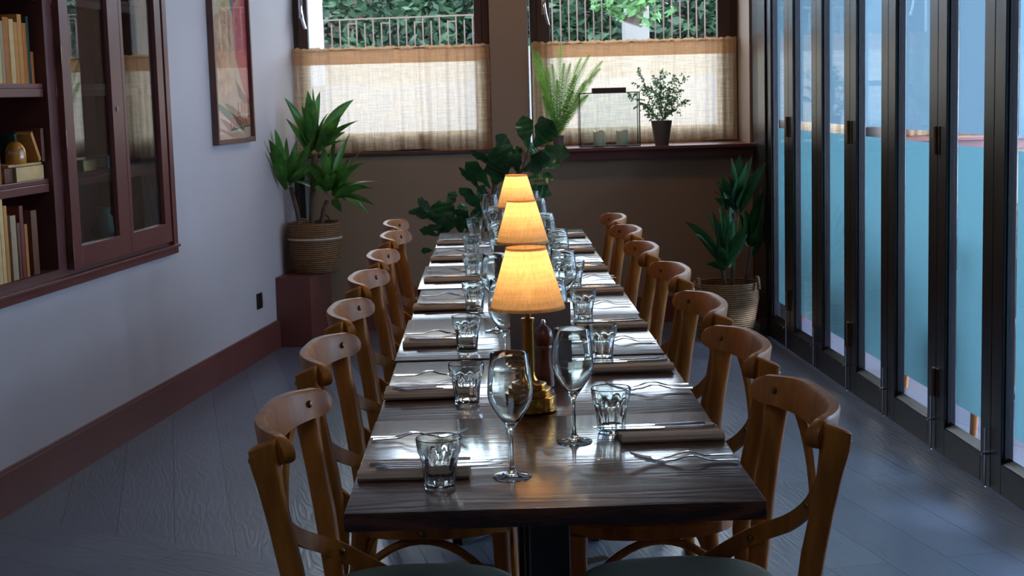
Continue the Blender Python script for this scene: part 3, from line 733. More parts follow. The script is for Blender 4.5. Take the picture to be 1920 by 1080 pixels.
# ------------------------------------------------------------------ table lamps
def make_lamp(label):
    t = thing('table_lamp', label, 'lamp')
    b = MB(); b.lathe([(0, .0), (.056, 0), (.058, .002), (.058, .006), (.0565, .007), (.0565, .030), (.0555, .032), (.0475, .0325), (.0475, .046), (.0465, .048), (.0375, .0485), (.0375, .057), (.0365, .059), (.026, .0605), (.018, .065), (.0145, .072), (.013, .082), (0, .083)], 48); b.build('base', M['brass'], t, ang=30)
    b = MB(); b.lathe([(0, .08), (.0122, .08), (.0122, .194), (.0142, .195), (.0142, .2), (.0066, .201), (.0066, .214), (.0155, .215), (.0155, .236), (0, .237)], 32); b.build('stem', M['brass'], t, ang=30)
    zt, zb, rt, rb = .352, .222, .0425, .081
    b = MB(); b.lathe([(rb, zb), (rt, zt)], 64); sh = b.build('lamp_shade', M['shade'], t)
    b = MB(); b.lathe([(rb+.0006, zb-.001), (rb-.001, zb+.0055)], 64); b.lathe([(rt+.0018, zt-.0045), (rt+.0006, zt+.001)], 64); b.build('binding', M['trim_shade'], sh)
    b = MB(); b.lathe([(.012, .244), (.013, .262), (.011, .282), (.004, .29), (0, .291)], 20); b.lathe([(.006, .236), (.012, .244)], 20)
    b.tube([(-rt, 0, zt-.01), (0, 0, zt-.012), (rt, 0, zt-.01)], .001, 6); b.build('bulb', M['bulb'], t)
    return t
lampd = ['small brass table lamp with a lit ochre shade, nearest the camera', 'small brass table lamp with a lit ochre shade, the middle one of three', 'small brass table lamp with a lit ochre shade, the farthest, in front of the fig']
LX = [(-.020, 3.285), (.002, 4.73), (.013, 6.16)]
lp = make_lamp(lampd[0]); lp.location = (*LX[0], tz); lp['group'] = 'lit table lamps down the middle of the table'
for i in (1, 2): dup(lp, (*LX[i], tz), .3*i, lampd[i], 'lit table lamps down the middle of the table')
for i in range(3):
    l = bpy.data.lights.new('lamp_bulb_light', 'POINT'); l.energy = 0.32; l.color = (1, .6, .25); l.shadow_soft_size = .022
    o = bpy.data.objects.new('lamp_bulb_light', l); COL.objects.link(o); o.location = (LX[i][0], LX[i][1], tz+.312)
# pepper mills and menu boards behind each lamp
def make_mill(label):
    t = thing('pepper_mill', label, 'pepper mill')
    b = MB(); b.lathe([(0, 0), (.0225, 0), (.0235, .006), (.0225, .02), (.0235, .024), (.0225, .03), (.0185, .048), (.0175, .07), (.019, .085), (.0205, .092), (.0185, .096), (0, .096)], 28); b.build('body', M['mill'], t, ang=40)
    b = MB(); b.lathe([(0, .097), (.0185, .097), (.0215, .106), (.0225, .118), (.019, .132), (.010, .141), (.0065, .144), (0, .144)], 28); b.build('head', M['mill'], t, ang=40)
    b = MB(); b.lathe([(0, .144), (.005, .144), (.0062, .150), (.004, .156), (0, .157)], 16); b.build('knob', M['steel'], t); return t
mdesc = ['standing behind the nearest lamp', 'standing behind the middle lamp', 'standing behind the farthest lamp']
mi = make_mill('turned red-brown wooden pepper mill '+mdesc[0]); mi.location = (.021, 3.55, tz); mi['group'] = 'pepper mills behind the lamps'
for i, (x, y) in enumerate([(.03, 5.02), (.035, 6.45)]): dup(mi, (x, y, tz), 0, 'turned red-brown wooden pepper mill '+mdesc[i+1], 'pepper mills behind the lamps')
def make_menu(label):
    t = thing('menu_holder', label, 'menu holder')
    b = MB(); b.box((0, 0, .012), (.12, .045, .022), bev=.003); b.build('base', M['menu'], t)
    b = MB(); b.box((0, .0, .095), (.148, .006, .155), bev=.001); b.build('board', M['menu'], t); return t
me_ = make_menu('plain taupe menu board in a stand behind the nearest lamp and pepper mill'); me_.location = (.02, 3.72, tz); me_['group'] = 'taupe menu boards behind the lamps'
dup(me_, (-.012, 5.16, tz), 0, 'plain taupe menu board in a stand behind the middle lamp', 'taupe menu boards behind the lamps')
dup(me_, (.02, 6.62, tz), 0, 'plain taupe menu board in a stand behind the farthest lamp', 'taupe menu boards behind the lamps')

# ------------------------------------------------------------------ bookcase in the left wall
CB = LW(5.313)
def cl(y): return (y-5.313)/math.cos(TH)      # local y inside the bookcase
bc = thing('bookcase', 'built-in oxblood bookcase set into the left wall, open shelves beside two glazed doors', 'bookcase', (CB.x, CB.y, 0), TH)
y0, y1 = cl(CY0), cl(CY1); dep = -.32
b = MB()
b.b2(-.005, .022, y0-.06, cl(7.222), .727, .766, .003); b.b2(-.005, .022, cl(7.168), cl(7.222), .766, 2.5, .003); b.b2(-.005, .022, y0-.06, y0, .766, 2.5, .003); b.b2(-.005, .022, y0-.06, cl(7.222), 2.45, 2.5, .003)
b.b2(.0, .034, y0-.06, cl(7.222), .757, .770, .003)
b.build('face_frame', M['oxblood'], bc, smooth=False)
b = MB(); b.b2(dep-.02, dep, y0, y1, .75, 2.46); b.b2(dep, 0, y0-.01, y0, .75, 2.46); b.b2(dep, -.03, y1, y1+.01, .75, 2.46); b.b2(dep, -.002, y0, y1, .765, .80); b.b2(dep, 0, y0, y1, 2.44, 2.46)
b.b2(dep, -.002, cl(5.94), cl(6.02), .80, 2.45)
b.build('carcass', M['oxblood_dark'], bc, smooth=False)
for z in (1.151, 1.510, 1.87):
    b = MB(); b.b2(dep, -.02, y0, cl(5.94), z-.018, z, .002); b.b2(-.034, -.018, y0, cl(5.935), z-.05, z-.019, .002); b.build('shelf', M['oxblood'], bc, smooth=False)
    b = MB(); b.b2(dep, -.05, cl(6.02), y1, z-.018, z, .002); b.b2(-.064, -.05, cl(6.02), y1, z-.05, z-.019, .002); b.build('shelf', M['oxblood'], bc, smooth=False)
for j, (da, db, ga, gb) in enumerate(((6.022, 6.628, 6.105, 6.505), (6.632, 7.132, 6.665, 7.055))):
    dr = None; b = MB(); dz0, dz1, gz = .790, 2.43, .876
    a_, c_, g0, g1 = cl(da), cl(db), cl(ga), cl(gb)
    b.b2(0, .026, a_, g0, dz0, dz1, .002); b.b2(0, .026, g1, c_, dz0, dz1, .002); b.b2(0, .026, g0, g1, dz0, gz, .002); b.b2(0, .026, g0, g1, dz1-.09, dz1, .002)
    dr = b.build('glazed_door', M['oxblood'], bc, smooth=False)
    b = MB(); b.b2(.006, .009, g0, g1, gz, dz1-.09); b.build('pane', M['pane_cab'], dr, smooth=False)
    if j == 0:
        b = MB(); b.tube([(.024, cl(6.551), 1.405), (.030, cl(6.551), 1.405)], .011, 16); b.tube([(.029, cl(6.551), 1.405), (.0315, cl(6.551), 1.405)], .006, 12); b.build('lock', M['steel'], dr)
        for z in (.86, 1.30, 1.62):
            b = MB(); b.tube([(.026, cl(6.019), z-.035), (.026, cl(6.019), z+.035)], .003, 8); b.build('hinge', M['bronze'], dr)
# books and ornaments
bcol = {'cream': srgb(222, 184, 124), 'tan': srgb(204, 136, 58), 'ochre': srgb(182, 108, 30), 'brown': srgb(104, 56, 28), 'green': srgb(24, 62, 50), 'grey': srgb(170, 148, 112), 'red': srgb(116, 40, 24), 'blue': srgb(70, 84, 100), 'orange': srgb(176, 100, 44)}
for k, v in bcol.items(): M['book_'+k] = mat('book_cloth_'+k, v, .6, vary=.15, vscale=25)
M['pages'] = mat('book_pages', srgb(190, 170, 130), .9)
def book(y, z, wy, h, d, c, label, lean=0, x=-.045, group='books on the open shelves', flat=False, band=False):
    p = LP(y, 0, z); r = thing('book', label, 'book', (p.x, p.y, z), TH, group)
    R = Matrix.Rotation(lean, 4, 'X')
    def bx(bm, x0, x1, a, c_, z0, z1): 
        bm.box(R @ Vector(((x0+x1)/2, (a+c_)/2, (z0+z1)/2)), (abs(x1-x0), abs(c_-a), abs(z1-z0)), rot=R, bev=.0012)
    if flat:
        b = MB(); bx(b, x-d, x, 0, wy, 0, .003); bx(b, x-d, x, 0, wy, h-.003, h); bx(b, x-.004, x, 0, wy, 0, h); b.build('cover', M['book_'+c], r)
        b = MB(); bx(b, x-d+.004, x-.004, .004, wy-.004, .003, h-.003); b.build('pages', M['pages'], r)
    else:
        b = MB(); bx(b, x-d, x, 0, .003, 0, h); bx(b, x-d, x, wy-.003, wy, 0, h); bx(b, x-.004, x+.001, 0, wy, 0, h); b.build('cover', M['book_'+c], r)
        b = MB(); bx(b, x-d+.004, x-.004, .003, wy-.003, .004, h-.004); b.build('pages', M['pages'], r)
    if band:
        b = MB(); bx(b, x-.002, x+.0022, .002, wy-.002, h*.72, h*.86); b.build('label', M['book_grey'], r)
    return r
def pos(u): # wall coordinate of picture column u on the books' front line
    return u
specs = [(5.525, .024, .215, 'tan', 'tan book cut by the picture edge on the upper shelf'), (5.551, .026, .225, 'cream', 'cream book next to the picture edge on the upper shelf'), (5.580, .024, .205, 'cream', 'pale book third from the picture edge on the upper shelf'), (5.606, .024, .225, 'grey', 'grey-spined book in front of the thick ochre one, upper shelf'), (5.632, .045, .24, 'ochre', 'thick ochre book on the upper shelf'),
         (5.680, .038, .235, 'cream', 'broad cream-backed book in the middle of the upper shelf'), (5.720, .030, .225, 'tan', 'shorter tan book right of the broad cream one, upper shelf'), (5.752, .036, .255, 'tan', 'tallest tan book on the upper shelf'),
         (5.790, .034, .225, 'ochre', 'ochre book beside the dark green one on the upper shelf'), (5.826, .020, .25, 'green', 'dark green book near the end of the upper shelf'), (5.848, .026, .12, 'orange', 'short orange-brown book at the right end of the upper shelf')]
for y, wy, h, c, lb in specs: book(y+.058, 1.510, wy, h, .16, c, lb, x=-.046)
specs = [(5.445, .030, .25, 'tan', 'tan book at the left picture edge on the bottom shelf'), (5.477, .028, .27, 'cream', 'cream book near the left picture edge on the bottom shelf'), (5.508, .028, .31, 'cream', 'tallest pale book on the bottom shelf'), (5.540, .026, .275, 'tan', 'tan book beside the tallest pale one on the bottom shelf'), (5.588, .045, .235, 'grey', 'grey-spined book standing in a gap on the bottom shelf'),
         (5.640, .022, .205, 'brown', 'small dark brown book on the bottom shelf'), (5.666, .030, .265, 'red', 'dark red book on the bottom shelf'), (5.700, .024, .195, 'ochre', 'short ochre book near the end of the bottom shelf'), (5.760, .05, .24, 'brown', 'dark book deep at the right end of the bottom shelf')]
for y, wy, h, c, lb in specs: book(y, .801, wy, h, .16, c, lb, x=-.02)
book(5.535, 1.1515, .030, .20, .15, 'orange', 'orange-spined book with a pale label, upright on the middle shelf', x=-.03, band=True)
book(5.612, 1.1515, .068, .054, .10, 'brown', 'small brown book lying flat left of the thick pale one', x=-.04, flat=True)
book(5.685, 1.1515, .235, .054, .11, 'cream', 'thick pale book lying flat on the middle shelf', x=-.028, flat=True)
book(5.640, 1.2065, .285, .010, .095, 'cream', 'thin cream booklet on top of the flat books', x=-.036, flat=True)
book(5.896, 1.2175, .026, .125, .07, 'brown', 'small brown book standing on the booklet at the right end, middle shelf', x=-.022)
book(5.872, 1.2175, .02, .125, .07, 'tan', 'small tan book leaning left on the booklet, middle shelf', lean=.55, x=-.022)
book(5.80, 1.2175, .022, .11, .06, 'green', 'dark green book standing on the booklet beside the amber ornament', x=-.07, lean=.25)
p = LP(5.735, -.05, 1.2168)
t = thing('ornament', 'glossy amber domed ornament resting on the pale booklet on the middle shelf', 'ornament', (p.x, p.y, 1.2168), TH)
M['amber'] = mat('amber_glaze', srgb(206, 140, 50), .12, vary=.25, vscale=14, coat=.6)
b = MB(); b.lathe([(0, 0), (.036, 0), (.038, .005), (.038, .03), (.036, .05), (.029, .068), (.017, .08), (0, .085)], 28); b.build('dome', M['amber'], t, ang=60)
b = MB(); b.tube([(.0378*math.cos(a), .0378*math.sin(a), z) for a, z in ((-1.9, .036), (-1.75, .048), (-1.6, .035), (-1.45, .045), (-1.3, .034), (-1.1, .045), (-.95, .036))], .0010, 6); b.build('scribble', M['ring'], t)
# things behind the cabinet glass
def cabbook(*a, **k): return book(*a, group='books behind the cabinet glass', **k)
cabbook(6.30, 1.511, .10, .032, .14, 'cream', 'cream book lying flat behind the cabinet glass, bottom of a pair', x=-.09, flat=True)
cabbook(6.305, 1.5435, .09, .026, .13, 'grey', 'greyish book lying flat on the cream one behind the cabinet glass', x=-.095, flat=True)
cabbook(6.16, 1.511, .045, .05, .1, 'grey', 'small grey book behind the left cabinet pane', x=-.09)
cabbook(6.42, 1.1515, .14, .045, .14, 'cream', 'cream box-like book lying on the middle shelf behind the glass', x=-.08, flat=True)
cabbook(6.15, 1.1515, .03, .23, .16, 'brown', 'dark brown book behind the left cabinet pane, middle shelf', x=-.1)
cabbook(6.19, 1.1515, .025, .21, .16, 'cream', 'pale book tilted beside the dark one behind the left cabinet pane', lean=.16, x=-.1)
cabbook(6.70, 1.1515, .16, .05, .15, 'blue', 'blue book lying flat behind the right cabinet pane', x=-.09, flat=True)
M['teal'] = mat('teal_reflection', srgb(20, 92, 92), .3, vary=.4, vscale=20)  # teal shapes stand in for plants mirrored in the cabinet panes
for (yy, s_, lb) in ((6.24, .8, 'teal stand-in for plants reflected in the left cabinet pane, the left one'), (6.42, 1.0, 'teal stand-in for plants reflected in the left cabinet pane, the right one'), (6.80, 1.1, 'teal stand-in for plants reflected in the right cabinet pane')):
    p = LP(yy, -.16, .8005); b = MB(); b.lathe([(0, 0), (.03, 0), (.052, .03), (.06, .07), (.045, .11), (.022, .135), (.028, .16), (.024, .16), (.018, .135), (.0, .13)], 24); o = b.build('plant_reflection', M['teal']); o.location = p; o.scale = (s_, s_, s_); tag(o, lb, 'plant_reflection', 'teal plant reflections in the cabinet glass')
# wall socket
p = LP(8.522, 0, .318); t = thing('wall_socket', 'black wall socket plate low on the left wall', 'socket', (p.x, p.y, p.z), TH)
b = MB(); b.box((.005, 0, 0), (.010, .088, .086), bev=.002); b.build('plate', M['socket'], t)
for z in (-.026, .026):
    b = MB(); b.tube([(.009, 0, z), (.0115, 0, z)], .003, 8); b.build('screw', M['steel'], t)

# ------------------------------------------------------------------ framed poster
p = LP(8.186, 0, 1.2); po = thing('framed_poster', 'tall framed poster with a pink and beige design on the left wall', 'poster', (p.x, p.y, 1.2), TH)
hw = .325; hh = 1.15; fw = .022
b = MB()
for a_, c_, z0, z1 in ((-hw, -hw+fw, 0, hh), (hw-fw, hw, 0, hh), (-hw+fw, hw-fw, 0, fw+.006), (-hw+fw, hw-fw, hh-fw, hh)): b.b2(0, .034, a_, c_, z0, z1, .002)
M['walnut'] = mat('walnut_frame', srgb(108, 70, 58), .4, vary=.2, vscale=12)
b.build('frame', M['walnut'], po, smooth=False)
iw = hw-fw
b = MB(); b.b2(0, .012, -iw, iw, fw, hh-fw); b.build('print', mat('poster_paper', srgb(206, 170, 138), .7, vary=.12, vscale=5), po, smooth=False)
def patch(nm, pts, col, d=.0125, **k):
    b = MB(); b.face([(d, y, z) for y, z in pts]); b.build(nm, mat('ink_'+nm, col, .7, **k), po, smooth=False)
patch('pink_panel', [(.09, .45), (.19, .30), (iw, .19), (iw, hh-fw), (.07, hh-fw), (.07, .62)], srgb(206, 70, 84), vary=.35, vscale=70)
patch('teal_panel', [(.0, hh-fw), (.07, hh-fw), (.08, .64), (.06, .68), (.0, .80)], srgb(20, 120, 124), .0128, vary=.5, vscale=18)
patch('robe', [(-.27, .62), (-.1, .70), (-.0, .84), (.03, .62), (.0, .26), (-.2, .24), (-.28, .4)], srgb(216, 178, 134), .0131, color2=srgb(180, 120, 90), vscale=12)
patch('leaf_shape', [(-iw, .225), (-.12, .185), (.12, .12), (.2, .06), (.02, .09), (-.18, .13)], srgb(86, 110, 84), .0134, vary=.3, vscale=16)
patch('lower_sheet', [(-iw, fw+.03), (-iw, .2), (-.1, .13), (.12, .06), (.0, fw+.03)], srgb(226, 180, 160), .0137)
patch('base_stripe', [(-.05, fw+.045), (iw, fw+.062), (iw, fw+.07), (-.05, fw+.055)], srgb(40, 110, 90), .014)
patch('mauve_bird', [(.06, .34), (.16, .28), (.29, .215), (.20, .205), (.12, .24)], srgb(140, 70, 66), .014)
def text(s_, parent, loc, size, m, rot, name='lettering', sx=1):
    c = bpy.data.curves.new(name, 'FONT'); c.body = s_; c.size = size; c.extrude = .0003; c.materials.append(m)
    o0 = bpy.data.objects.new(name, c); COL.objects.link(o0); bpy.context.view_layer.update()
    mm = bpy.data.meshes.new_from_object(o0.evaluated_get(bpy.context.evaluated_depsgraph_get())); bpy.data.objects.remove(o0)
    o = bpy.data.objects.new(name, mm); COL.objects.link(o); o.parent = parent; o.location = loc; o.rotation_euler = rot; o.scale = (sx, 1, 1); return o
M['ink_red'] = mat('poster_lettering_red', srgb(190, 62, 48), .7)
text("L'ART", po, (.0145, .085, .155), .085, M['ink_red'], (PI/2, 0, PI/2), sx=.95)
text('PENDANT', po, (.0145, -.055, .082), .085, M['ink_red'], (PI/2, 0, PI/2), sx=.9)
b = MB(); b.b2(.020, .022, -iw, iw, fw, hh-fw); b.build('glass', M['pane_poster'], po, smooth=False)

# ------------------------------------------------------------------ plants
def leaf(b, base, tip, wd, bend=.0, prof='lance', fold=.25, side=None, rnd=random, sag=None):
    base, tip = Vector(base), Vector(tip); d = tip-base; Ln_ = d.length
    sg = (.12 if sag is None else sag)*Ln_
    mid = (base+tip)/2 + Vector((0, 0, sg)) + Vector((0, bend*Ln_, 0))
    n = 9 if prof == 'lance' else 22; P = bez(base, mid, tip, n); rows = []
    sd = side if side is not None else Vector((rnd.uniform(-.3, .3), rnd.uniform(-1, 1), rnd.uniform(-.2, .2)))
    for i, p in enumerate(P):
        t = (P[min(i+1, n)]-P[max(i-1, 0)]).normalized(); u = i/n
        s_ = (sd - t*sd.dot(t))
        if s_.length < .2: s_ = Vector((1, 0, 0)) - t*t.x
        s_.normalize(); nn = t.cross(s_)
        if nn.z < 0: nn = -nn
        if prof == 'lance': k = math.sin(PI*min(1, u*.96+.04)**.75)**.9
        else: k = (math.sin(PI*(min(1, u+.03))**1.35))**.62*(.55+.6*u) if u < 1 else .05
        k = max(k, .03); wv = 1 + (.09*math.sin(u*19) if prof != 'lance' else .0)
        a = s_*wd*.5*k*wv
        rp_ = 0 if prof == 'lance' else wd*.045*math.sin(u*34)*k; rq = 0 if prof == 'lance' else wd*.10*math.sin(u*13+wd*90)*k
        rows.append([p-a+nn*(fold*wd*.5*k+rp_+rq), p-a*.5+nn*(fold*wd*.12*k+rp_), p, p+a*.5+nn*(fold*wd*.12*k+rp_), p+a+nn*(fold*wd*.5*k+rp_-rq)])
    b.rings(rows, close=False)
def crown(root, name, base_px, Y, tips, wpx, m, rnd, extra=0, loc=Vector((0, 0, 0)), depth=.16):
    b = MB(); bp_ = w(*base_px, Y)
    for (u, v) in tips:
        dy = rnd.uniform(-depth, depth); tp = w(u, v, Y+dy)
        while tp.x < LW(tp.y).x+.03: dy -= .03; tp = w(u, v, Y+dy)
        bb = bp_ + (tp-bp_)*.12 + Vector((0, rnd.uniform(-.02, .02), rnd.uniform(-.05, .02)))
        leaf(b, bb-loc, tp-loc, wpx*Y/FPX*rnd.uniform(.85, 1.15), rnd=rnd, side=Vector((rnd.uniform(.3, 1), rnd.uniform(-.8, .8), rnd.uniform(-.5, .5))), sag=rnd.uniform(.04, .24))
    L_ = sum(((w(u, v, Y)-bp_).length for u, v in tips))/len(tips)
    for _ in range(extra):
        a = rnd.uniform(0, 2*PI); e = rnd.uniform(.25, 1.3); l = L_*rnd.uniform(.65, .95)
        d = Vector((math.cos(a)*math.cos(e), math.sin(a)*math.cos(e), math.sin(e)))*l
        if (bp_+d).x < LW((bp_+d).y).x+.03 or (bp_+d).y > BY-.03 or (bp_+d).x > 1.42: continue
        leaf(b, bp_+d*.08-loc, bp_+d-loc, wpx*Y/FPX, rnd=rnd, side=Vector((rnd.uniform(.3, 1), rnd.uniform(-.8, .8), rnd.uniform(-.5, .5))), sag=.1)
    return b.build(name, m, root, ang=180, normals=False)
def basket(root, r0, r1, h, band=True):
    b = MB(); prof = [(0, .004), (r0*.93, 0), (r0, .01), (r0*1.04, h*.3), (r1*1.02, h*.7), (r1, h-.008), (r1-.004, h), (r1-.014, h-.004), (r1-.018, h*.75), (0, h*.74)]
    b.lathe(prof, 48); bk = b.build('basket', M['basket'], root, ang=60)
    if band:
        b = MB(); b.lathe([(r1*1.02+.001, h*.66), (r1*1.02+.007, h*.68), (r1*1.02+.001, h*.70)], 48); b.build('pale_band', M['ring'], bk)
        b = MB(); b.lathe([(r0*1.04+.001, h*.29), (r0*1.04+.004, h*.305), (r0*1.04+.001, h*.32)], 48); b.build('lower_band', M['basket'], bk)
    b = MB(); b.lathe([(0, h*.78), (r1-.018, h*.78), (r1-.018, h*.75)], 32); b.build('soil', M['soil'], bk)
    return bk
rp = random.Random(21)
# red plinth in the corner
P0 = Vector((-1.141, 8.835, 0))
t = MB(); t.b2(-.203, 0, 0, .50, 0, .405, .004); o = t.build('plinth', M['oxblood'], smooth=False); o.location = P0 + Vector((0, 0, .001)); o.rotation_euler = (0, 0, TH)
tag(o, 'oxblood painted box plinth in the left corner under the basket of the tall plant', 'plinth')
bl = Vector((-1.132, 9.10, .4065))
pl_ = thing('potted_dracaena', 'tall dracaena with three leafy canes in a banded basket on the red corner plinth', 'plant', bl)
bkt = basket(pl_, .140, .153, .295)
for s_ in (-1, 1):
    b = MB(); b.tube([(s_*.05+.03*math.cos(q), -s_*.02+.142*(1 if s_ > 0 else -1), .285+.04*math.sin(q)) for q in [PI*k/8 for k in range(9)]], .006, 8); b.build('handle', M['basket'], bkt)
for pts, rr in (([(575-12, 408), (553, 380), (545, 350)], .012), ([(583, 408), (587, 350), (590, 290)], .016), ([(602, 408), (606, 395), (614, 375)], .012)):
    b = MB(); ps = [w(u, v, 9.1)-bl for u, v in pts]; ps[0] += Vector((0, 0, -.06)); q = []
    for i in range(13):
        f = i/12*(len(ps)-1); k = min(int(f), len(ps)-2); q.append(ps[k].lerp(ps[k+1], f-k))
    b.tube(q, [rr*(1+.09*(i % 2)) for i in range(13)], 10); b.build('cane', M['stem'], pl_)
crown(pl_, 'leaf_crown', (589, 285), 9.1, [(533, 183), (536, 222), (577, 170), (600, 172), (586, 163), (663, 187), (672, 226), (618, 210), (560, 240), (640, 215), (575, 215)], 20, M['leaf'], rp, 12, bl)
crown(pl_, 'leaf_crown', (541, 345), 9.05, [(515, 242), (537, 258), (505, 285), (557, 262), (577, 272), (510, 310), (585, 262), (525, 290), (550, 285), (504, 262)], 19, M['leaf'], rp, 5, bl, .08)
crown(pl_, 'leaf_crown', (618, 360), 9.08, [(655, 252), (682, 275), (630, 250), (605, 270), (685, 305), (712, 340), (693, 402), (702, 385), (590, 350), (620, 285), (655, 297), (640, 398), (665, 330), (645, 315), (700, 355)], 20, M['leaf'], rp, 16, bl)
# right floor basket
br_ = Vector((1.232, 8.72, .001))
pr_ = thing('potted_dracaena', 'dark dracaena in a handled basket on the floor by the folding doors', 'plant', br_)
bkt = basket(pr_, .16, .186, .325, False)
for s_ in (-1, 1):
    b = MB(); b.tube([(s_*.155 + .0*q + s_*.012, -.10+.045*math.cos(q)+.02, .29+.065*math.sin(q)) for q in [PI*k/10 for k in range(11)]], .010, 8); b.build('handle', M['basket'], bkt)
for pts in ([(1361, 530), (1354, 500), (1350, 480)], [(1373, 530), (1375, 470), (1377, 400)], [(1397, 522), (1404, 490), (1409, 462)]):
    b = MB(); ps = [w(u, v, 8.72)-br_ for u, v in pts]; ps[0] += Vector((0, 0, -.05)); b.tube(bez(*ps, 10), .012, 10); b.build('cane', M['stem'], pr_)
crown(pr_, 'leaf_crown', (1380, 395), 8.75, [(1371, 297), (1387, 289), (1411, 291), (1352, 328), (1356, 358), (1437, 304), (1402, 302), (1421, 315), (1365, 330), (1395, 310), (1425, 340), (1340, 372), (1408, 325)], 20, M['leaf_dark'], rp, 12, br_, .14)
crown(pr_, 'leaf_crown', (1364, 500), 8.62, [(1284, 415), (1299, 425), (1321, 393), (1336, 396), (1356, 376), (1369, 388), (1320, 497), (1303, 439), (1399, 425), (1392, 436), (1385, 400), (1348, 390), (1345, 420), (1375, 410)], 20, M['leaf_dark'], rp, 10, br_, .12)
crown(pr_, 'leaf_crown', (1407, 465), 8.78, [(1452, 328), (1459, 371), (1456, 411), (1440, 433), (1428, 347), (1412, 480), (1436, 380), (1430, 360), (1417, 380), (1398, 395)], 18, M['leaf_dark'], rp, 7, br_, .08)
# fiddle-leaf figs behind the table
def fig(name, label, Y, foot, leaves, px0=(740, 200), sc=4.153, stems=(), potr=.15, poth=.3):
    c = Vector((w(foot, 400, Y).x, Y, .001)); r = thing(name, label, 'plant', c)
    b = MB(); b.lathe([(0, 0), (potr*.8, 0), (potr, poth), (potr-.012, poth), (potr-.02, poth*.85), (0, poth*.85)], 32); b.build('pot', M['pot'], r)
    b = MB(); b.lathe([(0, poth*.87), (potr-.02, poth*.87)], 24); b.build('soil', M['soil'], r)
    top = None
    for pts in stems:
        ps = [w(px0[0]+u/sc, px0[1]+v/sc, Y)-c for u, v in pts]; ps = [Vector((rp.uniform(-.02, .02), 0, poth*.8))] + ps
        b = MB(); b.tube(ps, [.013]*(len(ps)-1)+[.006], 8); b.build('stem', M['stem'], r)
    for (bu, bv, tu, tv, wd_, dy, sx, sz) in leaves:
        b = MB(); p0 = w(px0[0]+bu/sc, px0[1]+bv/sc, Y); p1 = w(px0[0]+tu/sc, px0[1]+tv/sc, Y+dy)
        d = p1-p0
        sd = Vector((-d.z, 0, d.x)).normalized() + Vector((0, sx, sz))
        leaf(b, p0-c, p1-c, wd_*1.25/sc*Y/FPX, prof='obovate', fold=.22, side=sd, sag=rp.uniform(.0, .12), rnd=rp)
        leaf_o = b.build('leaf', M['leaf_dark'], r, ang=180, normals=False)
    return r
tall = [(1040, 330, 1000, 68, 125, .05, .3, 0), (1085, 320, 1230, 108, 175, -.1, .3, 0), (1060, 400, 1372, 370, 150, -.15, .9, .4), (1000, 500, 1215, 400, 140, -.2, .7, .2), (960, 400, 785, 225, 120, .1, .6, 0), (760, 480, 592, 338, 90, -.1, 1.0, .3),
        (880, 520, 770, 320, 210, .0, .2, 0), (770, 615, 790, 440, 190, -.1, .5, .2), (745, 640, 550, 432, 120, -.05, .6, .1), (690, 690, 495, 470, 85, -.1, .9, .3), (690, 850, 505, 632, 110, -.1, .7, .1), (1000, 570, 1250, 566, 90, .0, 1.5, .6),
        (1000, 640, 1225, 690, 100, .0, .8, .2), (900, 480, 940, 300, 120, .1, .4, 0), (1000, 480, 1282, 455, 70, .1, 1.4, .3), (760, 760, 640, 640, 110, .1, .5, 0), (960, 520, 900, 360, 120, -.15, .4, .2), (700, 930, 590, 830, 120, .05, .4, 0), (820, 560, 930, 370, 80, -.2, .8, .3), (1010, 380, 1110, 320, 90, .1, .5, 0)]
fig('fiddle_leaf_fig', 'tall fiddle-leaf fig with broad dark leaves behind the far end of the table', 8.25, 905, tall, stems=[[(720, 950), (750, 800), (780, 600), (880, 500)], [(760, 900), (880, 620), (1000, 480), (1045, 320)]])
low = [(320, 900, 112, 810, 125, -.12, .9, .4), (390, 985, 345, 730, 190, 0, .2, 0), (310, 830, 178, 716, 70, .1, .5, 0), (420, 800, 465, 658, 75, .05, .4, 0), (620, 910, 428, 795, 90, -.1, .9, .4), (470, 860, 560, 775, 80, .1, .8, .2), (400, 990, 265, 920, 95, -.1, .9, .3),
       (340, 1010, 190, 960, 70, 0, .6, 0), (600, 975, 475, 875, 90, -.1, .7, .2), (650, 970, 620, 840, 125, .1, .4, 0), (520, 990, 500, 800, 150, .05, .4, 0), (300, 1120, 205, 1130, 50, 0, .5, 0), (330, 1000, 440, 860, 120, -.1, .4, .1)]
fig('fiddle_leaf_fig', 'low spreading fiddle-leaf fig left of the tall one, behind the far table corner', 8.05, 840, low, stems=[[(430, 1150), (400, 980), (380, 880)], [(500, 1150), (560, 990), (600, 920)]], potr=.13, poth=.26)

# ------------------------------------------------------------------ things on the right sill
sz = 1.0835
def frond(b, base, tip, n, wl, rnd):
    base, tip = Vector(base), Vector(tip); L_ = (tip-base).length
    mid = base.lerp(tip, .55) + Vector((0, 0, .16*L_)); P = bez(base, mid, tip, n)
    b.tube(P[::3]+[P[-1]], .0012, 4)
    sd = Vector((1, rnd.uniform(-.5, .5), 0))
    for i in range(3, n):
        t = (P[min(i+1, n)]-P[i-1]).normalized(); s_ = (sd-t*sd.dot(t)).normalized(); u = i/n
        l = wl*math.sin(PI*min(1, u*.85+.12))**.7
        for q in (-1, 1):
            a = P[i]; e = a + s_*q*l + t*l*.35 + Vector((0, 0, -.15*l)); h = t*.0026
            b.face([a-h, a+h, e+h*.4, e-h*.4])
fx = w(1047, 268, 9.38); fbase = Vector((fx.x, 9.38, sz))
fr_ = thing('potted_fern', 'bright green sword fern in a small taupe pot, left end of the window sill', 'plant', fbase)
b = MB(); b.lathe([(0, 0), (.026, 0), (.036, .075), (.033, .075), (.03, .066), (0, .066)], 24); b.build('pot', M['pot'], fr_)
b = MB(); rf_ = random.Random(5)
